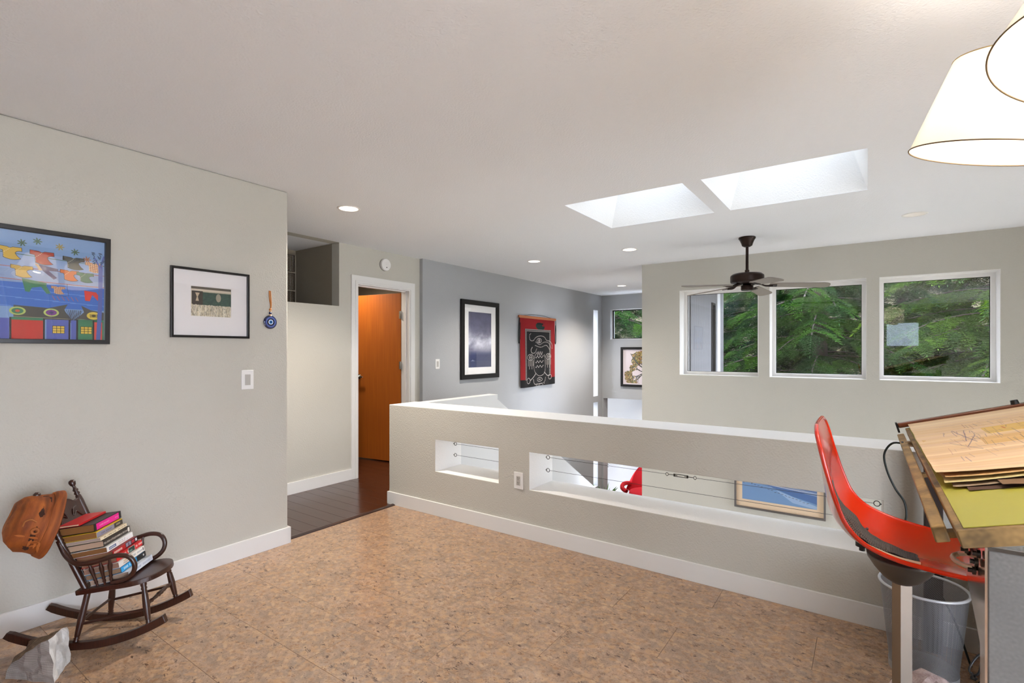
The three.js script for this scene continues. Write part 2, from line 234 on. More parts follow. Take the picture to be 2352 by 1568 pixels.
{ // window wall, two storeys high
  const s = rectShape(-2.375, LOW, 2.8, CH); for (const [a, b] of winX) s.holes.push(rectHole(a, WY0, b, WY1));
  struct('wall_window', wallZ(s, WZ - 0.24, WZ), M.greige);
  winX.forEach(([a, b], i) => { const g = structGroup('window_' + (i + 4)), z = WZ - 0.2, q = 0.036;
    const rv = rectShape(a, WY0, b, WY1); rv.holes.push(rectHole(a + 0.004, WY0 + 0.004, b - 0.004, WY1 - 0.004)); mesh('reveal', wallZ(rv, z, WZ + 0.0008), M.trim, g);
    const f = rectShape(a, WY0, b, WY1); f.holes.push(rectHole(a + q, WY0 + q, b - q, WY1 - q)); mesh('frame', extrude(f, 0.03, 0.004).translate(0, 0, z - 0.02), M.vinyl, g);
    const k = rectShape(a + q - 0.002, WY0 + q - 0.002, b - q + 0.002, WY1 - q + 0.002); k.holes.push(rectHole(a + q + 0.009, WY0 + q + 0.007, b - q - 0.009, WY1 - q - 0.009)); mesh('gasket', wallZ(k, z - 0.016, z - 0.004), M.gasket, g);
    mesh('pane', boxAB(a + q, b - q, WY0 + q, WY1 - q, z - 0.014, z - 0.009), M.glass, g); });
  // side wall of the stair bay (its outside shows through the first window)
  const t = rectShape(6.54, LOW, 9.56, CH); t.holes.push(rectHole(9.03, -1.3, 9.245, 2.155), rectHole(6.7, -0.9, 7.75, 2.2)); { const g = structGroup('window_20'), f = rectShape(6.7, -0.9, 7.75, 2.2); f.holes.push(rectHole(6.74, -0.86, 7.71, 2.16)); mesh('frame', wallX(f, -2.24, -2.2), M.vinyl, g); mesh('pane', boxAB(-2.222, -2.217, -0.86, 2.16, -7.71, -6.74), M.glass, g); } struct('wall_bay', wallX(t, -2.375, -2.19), M.grey);  // the big unseen window is placed to light the grey and far walls
}
{ // walls outside the frame that close the room, with unseen windows placed to light it from the right and (a small one) from behind
  const holes = [[-1.7, 0.06, -0.15, 2.2], [0.0, 0.06, 1.4, 2.2], [3.7, -1.75, 5.9, 0.3]];  // the low one is placed to light the lower room and the ceiling above
  const s = rectShape(-2.2, LOW, 6.54, CH); for (const h of holes) s.holes.push(rectHole(...h)); struct('wall_right', wallX(s, 2.6, 2.8), M.greige);
  holes.forEach(([a, y0, c, y1], k) => { const g = structGroup('window_' + (12 + k)), f = rectShape(a, y0, c, y1), m = (a + c) / 2; f.holes.push(rectHole(a + 0.045, y0 + 0.045, m - 0.02, y1 - 0.045), rectHole(m + 0.02, y0 + 0.045, c - 0.045, y1 - 0.045)); mesh('frame', wallX(f, 2.72, 2.76), M.vinyl, g); mesh('pane', boxAB(2.737, 2.743, y0 + 0.045, y1 - 0.045, -c + 0.045, -a - 0.045), M.glass, g); });
  const r = rectShape(-3.45, -0.3, 2.8, CH); r.holes.push(rectHole(0.35, 1.42, 1.05, 2.06)); struct('wall_back', wallZ(r, 2.2, 2.4), M.greige);
  const g = structGroup('window_9'), f = rectShape(0.35, 1.42, 1.05, 2.06); f.holes.push(rectHole(0.395, 1.465, 1.005, 2.015)); mesh('frame', wallZ(f, 2.3, 2.34), M.vinyl, g); mesh('pane', boxAB(0.395, 1.005, 1.465, 2.015, 2.317, 2.323), M.tinted, g);  // out of view behind; tinted to dim its reflection in the right-hand window
  struct('floor_lower', worldUV(boxAB(-5.6, 2.8, LOW - 0.15, LOW, -10.75, -3.34)), std(0x9a8a74, 0.6));
  struct('wall_lower_back', boxAB(-3.32, 2.8, LOW, -0.3, -3.34, -3.24), M.greige);
}

// ---------------------------------------------------------------- recessed lights
{
  const labels = ['lit recessed ceiling light nearest the top of the left wall', 'recessed ceiling light over the stairs beside the grey wall', 'recessed ceiling light between the stairs and the ceiling fan', 'recessed ceiling light in the far corner above the far window', 'dim recessed ceiling light at right, past the skylights and near the cream lampshades'];
  const ringG = lathe([[0.071, 0.03], [0.069, 0.0], [0.074, -0.004], [0.084, -0.004], [0.0875, -0.0005], [0.0865, 0.001], [0.0715, 0.001]], 40), coneG = lathe([[0.0705, 0.0], [0.064, 0.03], [0.06, 0.06]], 32), lensG = new THREE.CylinderGeometry(0.06, 0.06, 0.004, 32);
  const lensOn = std(0xffffff, 0.5, { emissive: 0xfff4e4, emissiveIntensity: 6 }), lensDim = std(0xe8e6e2, 0.5, { emissive: 0xfff4e4, emissiveIntensity: 0.5 });
  const down = (name, x, y, z, label, on, k, grp) => { const g = thing(name, label, 'ceiling light', [x, y, z], 0, grp); mesh('trim_ring', ringG, M.plate, g); mesh('reflector_cone', coneG, M.plate, g); const l = mesh('lens', lensG, on ? lensOn : lensDim, g); l.position.y = on === 1 ? 0.036 : 0.058;
    if (on) { const s = new THREE.SpotLight(0xfff6ea, CAN * k, 0, 1.15, 0.9, 2); s.position.set(x, y - 0.012, z); s.target.position.set(x, y - 1.5, z); s.castShadow = true; s.shadow.radius = 3; scene.add(s, s.target); } };
  canSpots.forEach(([x, z, on], i) => down('recessed_light', x, CH, z, labels[i], on ? (i === 0 ? 1 : 2) : 0, [1.2, 0.8, 0.2, 1.6, 0][i], 'recessed ceiling lights'));
  down('recessed_light', -3.62, 0.40, -10.32, 'small recessed downlight glowing over the framed row of photographs', 2, 0.22, 'recessed ceiling lights');
}
// ---------------------------------------------------------------- ceiling fan
{
  const g = thing('ceiling_fan', 'dark bronze ceiling fan with five grey-brown blades hanging before the windows', 'ceiling fan', [-0.957, CH, -5.357]);
  mesh('canopy', lathe([[0.0001, 0], [0.076, 0], [0.078, -0.012], [0.066, -0.028], [0.052, -0.062], [0.046, -0.082], [0.026, -0.094], [0.0001, -0.094]], 36), M.bronze, g);
  mesh('downrod', merge([cyl(0.0135, 0.0135, 0.3, 16).translate(0, -0.22, 0), cyl(0.02, 0.02, 0.03, 16).translate(0, -0.335, 0)]), M.bronze, g);
  mesh('motor_housing', lathe([[0.0001, -0.345], [0.06, -0.347], [0.13, -0.356], [0.15, -0.372], [0.152, -0.385], [0.152, -0.43], [0.146, -0.443], [0.10, -0.452], [0.03, -0.455], [0.0001, -0.455]], 44), M.bronze, g);
  mesh('switch_cup', lathe([[0.0001, -0.452], [0.04, -0.455], [0.04, -0.468], [0.056, -0.47], [0.056, -0.512], [0.05, -0.518], [0.0001, -0.518]], 32), M.bronze, g);
  mesh('pull_chain', cyl(0.0009, 0.0009, 0.05, 6).translate(0.045, -0.54, 0.02), M.steel, g);
  const bm = std(0x8d857b, 0.55), edge = M.bronze; void edge;
  for (let k = 0; k < 5; k++) { const b = new THREE.Group(); b.name = 'blade'; b.position.set(0, -0.452, 0); b.rotation.y = -THREE.MathUtils.degToRad(60 + 72 * k); g.add(b);
    const sh = new THREE.Shape(); sh.moveTo(0.2, -0.052); sh.lineTo(0.64, -0.066); sh.quadraticCurveTo(0.69, -0.062, 0.695, -0.02); sh.lineTo(0.695, 0.02); sh.quadraticCurveTo(0.69, 0.062, 0.64, 0.066); sh.lineTo(0.2, 0.052); sh.closePath();
    const bl = extrude(sh, 0.005, 0.0015).rotateX(-Math.PI / 2).rotateX(-0.2).rotateZ(-0.055).translate(0, -0.012, 0);
    mesh('paddle', bl, bm, b);
    mesh('blade_iron', merge([tube([[0.06, 0.0, 0], [0.11, -0.005, 0.004], [0.16, -0.03, 0.01], [0.225, -0.031, 0.014]], 0.008, 14, 6), tube([[0.06, 0.0, 0], [0.11, -0.008, -0.006], [0.16, -0.024, -0.012], [0.225, -0.026, -0.016]], 0.007, 14, 6), rbox(0.07, 0.006, 0.06, 0.003, 0.0, 0, 0).rotateX(-0.2).rotateZ(-0.055).translate(0.225, -0.031, 0)]), M.bronze, b); }
}
// ---------------------------------------------------------------- framed pictures
const picPrint = (c) => std(0xffffff, 0.6, { map: c });
function framed(name, label, category, { pos, turn, w, h, fw, fd = 0.02, frameMat, matCol, iw, ih, iy = 0, tex, glass = true, tilt = 0 }) {
  const g = thing(name, label, category, pos, turn); const in_ = new THREE.Group(); void in_;
  const R = (geo) => (tilt ? geo.rotateX(tilt) : geo);
  const f = rectShape(-w / 2, 0, w / 2, h); f.holes.push(rectHole(-w / 2 + fw, fw, w / 2 - fw, h - fw)); mesh('frame', R(extrude(f, fd - 0.004, 0.002).translate(0, 0, 0.004)), frameMat, g);
  mesh('backing', R(box(w - 0.006, h - 0.006, 0.004, 0, h / 2, 0.003)), M.black, g);
  if (matCol !== null) { const m = rectShape(-w / 2 + fw - 0.002, fw - 0.002, w / 2 - fw + 0.002, h - fw + 0.002); m.holes.push(rectHole(-iw / 2, h / 2 - ih / 2 + iy, iw / 2, h / 2 + ih / 2 + iy)); mesh('mat_board', R(extrude(m, 0.0025).translate(0, 0, 0.007)), std(matCol, 0.9), g); }
  const pg = new THREE.PlaneGeometry(iw, ih); mesh('print', R(pg.translate(0, h / 2 + iy, 0.0072)), picPrint(tex), g);
  if (glass) mesh('glass', R(box(w - 2 * fw + 0.004, h - 2 * fw + 0.004, 0.002, 0, h / 2, fd * 0.62)), M.glass, g);
  return g;
}
const artTex = canvasTex(1024, 760, (x, w, h) => { // folk scene: washing on lines over a harbour with coloured huts (right-hand part is in view)
  const S = h / 0.55; const fill = (c, p) => { x.fillStyle = c; x.beginPath(); p.forEach((q, i) => (i ? x.lineTo(...q) : x.moveTo(...q))); x.closePath(); x.fill(); };
  x.fillStyle = '#7f9fc8'; x.fillRect(0, 0, w, h); x.fillStyle = '#93aad0'; x.fillRect(0, 150, w, 130); x.fillStyle = '#8fa3c6'; x.fillRect(0, 270, w, 120);
  x.fillStyle = '#3f6fc0'; x.fillRect(0, 360, w, 170); x.strokeStyle = '#8fb4e6'; x.lineWidth = 2; for (let i = 0; i < 26; i++) { const yy = 375 + i * 6; x.beginPath(); x.moveTo((i * 97) % w, yy); x.quadraticCurveTo(((i * 97) % w) + 60, yy - 5, ((i * 97) % w) + 130, yy + 1); x.stroke(); }
  const leaf = (cx, cy, l, a, c) => { x.fillStyle = c; x.save(); x.translate(cx, cy); x.rotate(a); x.beginPath(); x.ellipse(l / 2, 0, l / 2, l / 7, 0, 0, 7); x.fill(); x.restore(); };
  for (const [cx, cy, c] of [[760, 80, '#a08a3c'], [846, 104, '#46603c'], [640, 60, '#4b6a45'], [560, 84, '#46603c'], [915, 150, '#a8663a'], [300, 90, '#a08a3c']]) for (let k = 0; k < 7; k++) leaf(cx, cy, 26, k * 0.9, c);
  const line = (y0, y1, c) => { x.strokeStyle = c; x.lineWidth = 4; x.beginPath(); x.moveTo(0, y0); x.quadraticCurveTo(w / 2, (y0 + y1) / 2 + 12, w, y1); x.stroke(); };
  line(128, 186, '#3c6a55'); line(236, 262, '#b9644a'); line(318, 352, '#b9644a');
  const shirt = (cx, cy, s, c, check) => { x.save(); x.translate(cx, cy); x.scale(s, s); x.beginPath(); x.moveTo(-62, -24); x.lineTo(-14, -20); x.quadraticCurveTo(0, -8, 14, -20); x.lineTo(62, -20); x.lineTo(64, 6); x.quadraticCurveTo(34, 4, 28, 22); x.quadraticCurveTo(36, 44, 58, 62); x.quadraticCurveTo(10, 82, -34, 58); x.quadraticCurveTo(-34, 24, -38, 8); x.lineTo(-62, 4); x.closePath(); x.fillStyle = c; x.fill(); x.save(); x.clip(); if (check) { x.strokeStyle = '#8b4a34'; x.lineWidth = 3; for (let k = -80; k < 90; k += 16) { x.beginPath(); x.moveTo(k, -60); x.lineTo(k + 14, 90); x.moveTo(-80, k); x.lineTo(80, k + 12); x.stroke(); } } x.restore(); x.strokeStyle = '#2b2522'; x.lineWidth = 2.4; x.stroke(); x.strokeStyle = '#efe6d2'; x.setLineDash([7, 5]); x.beginPath(); x.moveTo(0, -12); x.quadraticCurveTo(-12, 6, -34, 22); x.lineTo(-32, 56); x.stroke(); x.setLineDash([]); x.restore(); };
  shirt(500, 140, 0.95, '#d9b24a'); shirt(370, 122, 0.95, '#48624a', false); shirt(664, 150, 1.02, '#b2402f'); shirt(838, 166, 0.98, '#474840'); shirt(956, 186, 0.82, '#e2b488', true); shirt(240, 130, 1, '#a8433a');
  shirt(815, 262, 0.85, '#d8753a'); shirt(905, 268, 0.8, '#3f6d52'); shirt(560, 262, 0.9, '#c8a23e');
  fill('#5a4f72', [[640, 220], [752, 244], [752, 262], [700, 262], [746, 308], [728, 322], [664, 262]]); fill('#d9bb92', [[626, 218], [644, 220], [668, 262], [650, 266]]);
  fill('#41805a', [[560, 330], [690, 352], [688, 372], [712, 424], [690, 428], [660, 380], [612, 392], [600, 424], [578, 420]]); shirt(752, 382, 0.62, '#e0b58c', true); fill('#d7392c', [[900, 384], [972, 392], [1004, 446], [980, 454], [948, 412], [934, 462], [906, 460]]);
  x.strokeStyle = '#c7624a'; x.lineWidth = 3; for (let k = 0; k < 6; k++) { x.beginPath(); x.moveTo(720 + k * 26, 440); x.lineTo(736 + k * 26, 470); x.stroke(); }
  // boats
  fill('#4b4a43', [[520, 520], [700, 530], [806, 496], [786, 540], [836, 616], [520, 612]]); fill('#4f4a45', [[846, 612], [900, 548], [884, 500], [940, 530], [1024, 546], [1024, 624]]); fill('#2d2a33', [[0, 524], [180, 530], [330, 510], [380, 560], [350, 610], [0, 610]]);
  x.strokeStyle = '#cbbf9d'; x.lineWidth = 2; x.beginPath(); x.moveTo(520, 600); x.lineTo(836, 604); x.moveTo(850, 600); x.lineTo(1024, 612); x.stroke();
  const eye = (cx, cy, a, b, c) => { x.fillStyle = a; x.beginPath(); x.ellipse(cx, cy, 42, 29, 0, 0, 7); x.fill(); x.fillStyle = b; x.beginPath(); x.ellipse(cx, cy, 30, 20, 0, 0, 7); x.fill(); x.fillStyle = c; x.beginPath(); x.ellipse(cx, cy, 12, 9, 0, 0, 7); x.fill(); };
  eye(716, 562, '#b9c86a', '#7a3f86', '#48386a'); eye(958, 572, '#e0c450', '#e0c450', '#40381f'); eye(540, 560, '#b9c86a', '#3f7a56', '#c85a3c'); x.strokeStyle = '#40381f'; x.lineWidth = 3; for (let k = 0; k < 7; k++) { x.beginPath(); x.moveTo(936 + k * 7, 560); x.lineTo(938 + k * 7, 586); x.stroke(); }
  x.strokeStyle = '#3a3a44'; x.lineWidth = 2.5; for (let k = 0; k < 9; k++) { x.beginPath(); x.moveTo(786 + k * 12, 536); x.lineTo(830 + k * 4, 640); x.moveTo(890 - k * 10, 536); x.lineTo(846 - k * 2, 640); x.stroke(); }
  // huts along the bottom
  const huts = [['#c8352b', 0, 150], ['#3d7a55', 150, 320], ['#5a63ae', 320, 500], ['#c6382c', 500, 672], ['#5965b0', 690, 812], ['#5965b0', 826, 856], ['#3e7d57', 866, 960]]; for (const [c, a, b] of huts) { x.fillStyle = c; x.fillRect(a, 612, b - a, 150); } x.fillStyle = '#3b7d5a'; x.fillRect(500, 604, 172, 18); x.fillRect(866, 604, 158, 14);
  x.fillStyle = '#d9503f'; x.fillRect(962, 620, 62, 140); x.fillStyle = '#3e7d57'; x.fillRect(1010, 620, 14, 140); x.fillStyle = '#232020'; for (const a of [150, 320, 500, 672, 812, 856, 952]) x.fillRect(a, 608, 10, 152);
  for (const cx of [756, 914, 420, 240, 80]) { x.fillStyle = '#2a2418'; x.fillRect(cx - 34, 656, 68, 56); x.fillStyle = '#e8c34d'; for (let i = 0; i < 3; i++) for (let j = 0; j < 3; j++) x.fillRect(cx - 31 + i * 22, 659 + j * 18, 19, 15); }
  // tree on the right
  x.strokeStyle = '#5a68ae'; x.lineWidth = 26; x.beginPath(); x.moveTo(986, 760); x.quadraticCurveTo(1002, 420, 996, 190); x.stroke(); x.lineWidth = 10; x.beginPath(); x.moveTo(998, 210); x.lineTo(960, 130); x.moveTo(996, 200); x.lineTo(1018, 110); x.stroke(); for (let k = 0; k < 22; k++) leaf(940 + (k * 37) % 84, 90 + (k * 23) % 90, 22, k * 0.8, '#3f5670');
});
framed('framed_print', 'large black-framed colourful print of washing lines, boats and painted huts', 'picture', { pos: [LW + 0.002, 1.379, -0.593], turn: Math.PI / 2, w: 0.742, h: 0.551, fw: 0.018, fd: 0.026, frameMat: M.blackSatin, matCol: null, iw: 0.708, ih: 0.518, tex: artTex, tilt: 0.025 });
const smallTex = canvasTex(400, 320, (x, w, h) => { const r = rng(8); x.fillStyle = '#b9ac94'; x.fillRect(0, 0, w, h); x.fillStyle = '#5a5044'; x.fillRect(0, 0, w, 26); x.fillStyle = '#d6c9b4'; x.fillRect(0, 26, w, 22); x.fillStyle = '#3a3028'; x.fillRect(8, 48, 106, 150); x.fillStyle = '#2d4a3e'; x.fillRect(114, 58, 286, 140);
  for (let i = 0; i < 900; i++) { const a = 114 + r() * 286, b = 58 + r() * 140; x.strokeStyle = ['#1f3b33', '#3f6b58', '#18262a', '#54705a', '#22304a'][(r() * 5) | 0]; x.lineWidth = 1 + r() * 2; x.beginPath(); x.moveTo(a, b); x.lineTo(a + r() * 22 - 6, b + r() * 8 - 4); x.stroke(); }
  x.fillStyle = '#cdbb9c'; x.beginPath(); x.moveTo(40, 66); x.lineTo(84, 66); x.lineTo(66, 110); x.lineTo(76, 156); x.lineTo(44, 156); x.lineTo(56, 110); x.closePath(); x.fill(); x.fillStyle = '#a59a86'; x.beginPath(); x.ellipse(270, 110, 26, 46, 0, 0, 7); x.fill();
  for (let i = 0; i < 22; i++) { const a = i * 18 + r() * 10; x.fillStyle = r() < 0.5 ? '#e8dec8' : '#d9ccae'; x.fillRect(a, 190 + r() * 18, 9 + r() * 14, 140); } for (let i = 0; i < 700; i++) { const a = r() * w, b = 190 + r() * 130; x.strokeStyle = ['#7d7462', '#5d5a4c', '#9a8c74', '#e9dfc9'][(r() * 4) | 0]; x.lineWidth = 0.8 + r() * 1.6; x.beginPath(); x.moveTo(a, b); x.lineTo(a + r() * 8 - 4, b + 8 + r() * 26); x.stroke(); } });
framed('framed_print', 'smaller black-framed print with wide white mat on left wall', 'picture', { pos: [LW + 0.002, 1.423, -1.482], turn: Math.PI / 2, w: 0.45, h: 0.412, fw: 0.010, fd: 0.022, frameMat: M.blackSatin, matCol: 0xe9e4e2, iw: 0.232, ih: 0.178, iy: 0.012, tex: smallTex });
const stormTex = canvasTex(400, 600, (x, w, h) => { const im = x.createImageData(w, h); for (let j = 0; j < h; j++) for (let i = 0; i < w; i++) { const u = i / w, v = j / h; let n = 0.5; for (let o = 0; o < 5; o++) n += IN.noise(u * 2.2 * 2 ** o + 5, v * 4 * 2 ** o, 2 + o) * 0.42 / 1.75 ** o; const cl = Math.exp(-(((v - 0.52) / 0.17) ** 2)); let c = mixc([0.26, 0.26, 0.36], [0.42, 0.42, 0.53], Math.max(0, Math.min(1, n))); c = mixc(c, [0.9, 0.91, 0.95], Math.max(0, Math.min(1, cl * (0.15 + 1.15 * n)))); if (v > 0.70) c = mixc(c, [0.16, 0.20, 0.38], Math.min(1, (v - 0.70) * 12) * (0.85 + 0.1 * n)); if (v > 0.88) c = mixc([0.17, 0.2, 0.33], [0.25, 0.29, 0.45], IN.noise(u * 9, v * 160, 3) * 0.5 + 0.5); const k = (j * w + i) * 4; im.data[k] = c[0] * 255; im.data[k + 1] = c[1] * 255; im.data[k + 2] = c[2] * 255; im.data[k + 3] = 255; } x.putImageData(im, 0, 0); x.fillStyle = '#8a90a8'; x.fillRect(40, 528, 70, 4); x.beginPath(); x.moveTo(50, 528); x.lineTo(72, 516); x.lineTo(96, 528); x.fill(); });
framed('framed_photograph', 'tall black-framed photograph of storm clouds over dark water', 'picture', { pos: [-4.358, 0.966, -5.43], turn: Math.PI / 2, w: 0.82, h: 1.056, fw: 0.058, fd: 0.03, frameMat: M.black, matCol: 0xf0efee, iw: 0.50, ih: 0.75, iy: 0.0, tex: stormTex });
const branchTex = canvasTex(600, 460, (x, w, h) => { x.fillStyle = '#d8cdd2'; x.fillRect(0, 0, w, h); const r = rng(3); const br = (x0, y0, a, l, t) => { if (l < 8) return; const x1 = x0 + Math.cos(a) * l, y1 = y0 + Math.sin(a) * l; x.strokeStyle = ['#2c2c2a', '#38403c', '#3d3326'][(r() * 3) | 0]; x.lineWidth = t; x.beginPath(); x.moveTo(x0, y0); x.lineTo(x1, y1); x.stroke(); const n = 2 + (r() * 2 | 0); for (let i = 0; i < n; i++) br(x1, y1, a + (r() - 0.5) * 1.5, l * (0.6 + r() * 0.25), t * 0.62); if (l < 40) { x.fillStyle = ['#7a6a2c', '#a08a3e', '#55602e', '#8b5a3a', '#2d2e3a', '#c2ad7c'][(r() * 6) | 0]; x.beginPath(); x.ellipse(x1, y1, 5 + r() * 8, 3 + r() * 5, r() * 3, 0, 7); x.fill(); } }; for (let k = 0; k < 9; k++) br(250 + r() * 60, 260 + r() * 60, -0.6 - Math.PI / 2 + (r() - 0.4) * 4.6, 70, 13); x.strokeStyle = '#3d4a4a'; x.lineWidth = 16; x.beginPath(); x.moveTo(270, 250); x.quadraticCurveTo(170, 200, 120, 90); x.stroke(); x.lineWidth = 7; x.beginPath(); x.moveTo(120, 110); x.lineTo(84, 40); x.moveTo(128, 120); x.lineTo(160, 44); x.stroke(); });
framed('framed_print', 'black-framed print of a twisted leafy branch below the far window', 'picture', { pos: [-3.43, 0.65, FZ + 0.002], turn: 0, w: 1.04, h: 0.765, fw: 0.042, fd: 0.03, frameMat: M.black, matCol: 0xddd3d8, iw: 0.90, ih: 0.63, tex: branchTex });
const rowTex = canvasTex(640, 200, (x, w, h) => { x.fillStyle = '#ecd3c4'; x.fillRect(0, 0, w, h); const r = rng(6); for (let k = 0; k < 7; k++) { const a = 30 + k * 86; x.fillStyle = '#2a2423'; x.fillRect(a, 50, 60, 96); x.fillStyle = '#bfb3ac'; x.beginPath(); x.ellipse(a + 30 + (r() - 0.5) * 10, 86, 13, 17, 0, 0, 7); x.fill(); x.fillStyle = ['#8f8681', '#d8cfc8', '#6a6360'][k % 3]; x.beginPath(); x.ellipse(a + 30, 136, 26, 24, 0, Math.PI, 0); x.fill(); } });
framed('framed_photographs', 'wide light-wood frame holding a row of small black and white portraits', 'picture', { pos: [-3.33, -0.16, -10.598], turn: 0, w: 1.0, h: 0.33, fw: 0.02, fd: 0.02, frameMat: std(0xc88a3c, 0.4), matCol: 0xecd3c4, iw: 0.9, ih: 0.28, tex: rowTex });
const seaTex = canvasTex(900, 420, (x, w, h) => { const r = rng(14); x.fillStyle = '#5f86b8'; x.fillRect(0, 0, w, h); x.fillStyle = '#b7c0d2'; x.fillRect(0, 0, w, 170); for (let k = 0; k < 40; k++) { x.fillStyle = ['#3f5f96', '#8fa6c8', '#2f4a80', '#c9cfdc', '#5477ac'][k % 5]; const yy = 40 + k * 6.2; x.beginPath(); x.moveTo(k * 9, yy); x.quadraticCurveTo(w * 0.6, yy + 14, w, yy + 24 + r() * 18); x.lineTo(w, yy + 30 + r() * 20); x.quadraticCurveTo(w * 0.5, yy + 20, 60 + k * 8, yy + 6); x.fill(); }
  x.fillStyle = '#6f97c6'; x.beginPath(); x.moveTo(0, 230); x.lineTo(300, 262); x.lineTo(560, 300); x.lineTo(w, 380); x.lineTo(w, h); x.lineTo(0, h); x.fill(); x.fillStyle = '#3f6cab'; x.beginPath(); x.moveTo(300, 250); x.lineTo(w, 300); x.lineTo(w, 372); x.lineTo(620, 330); x.fill(); x.fillStyle = '#9cb9da'; x.beginPath(); x.moveTo(420, 290); x.lineTo(560, 320); x.lineTo(w, 392); x.lineTo(w, h); x.lineTo(620, 390); x.fill();
  x.strokeStyle = '#2b2733'; for (let k = 0; k < 26; k++) { x.lineWidth = 4 + r() * 9; const a = r() * 380, b = 90 + r() * 130; x.beginPath(); x.moveTo(a, b); x.lineTo(a + 40 + r() * 70, b + r() * 40 - 20); x.stroke(); } x.lineWidth = 9; for (const [a, b, c, d] of [[10, 240, 130, 180], [20, 190, 20, 260], [120, 180, 124, 262], [0, 212, 128, 236]]) { x.beginPath(); x.moveTo(a, b); x.lineTo(c, d); x.stroke(); } x.lineWidth = 3; for (let k = 0; k < 16; k++) { const a = 150 + k * 42, b = 262 + k * 7 + r() * 12; x.beginPath(); x.moveTo(a, b); x.lineTo(a + 26, b + 6 - r() * 12); x.stroke(); } });
framed('framed_painting', 'metal-framed seascape in blues hanging low on the window wall, seen through the slot', 'picture', { pos: [-0.805, -0.455, WZ + 0.002], turn: 0, w: 0.896, h: 0.66, fw: 0.014, fd: 0.035, frameMat: std(0x6f6a68, 0.4, { metalness: 0.6 }), matCol: 0xeacfae, iw: 0.74, ih: 0.49, iy: 0.012, tex: seaTex });

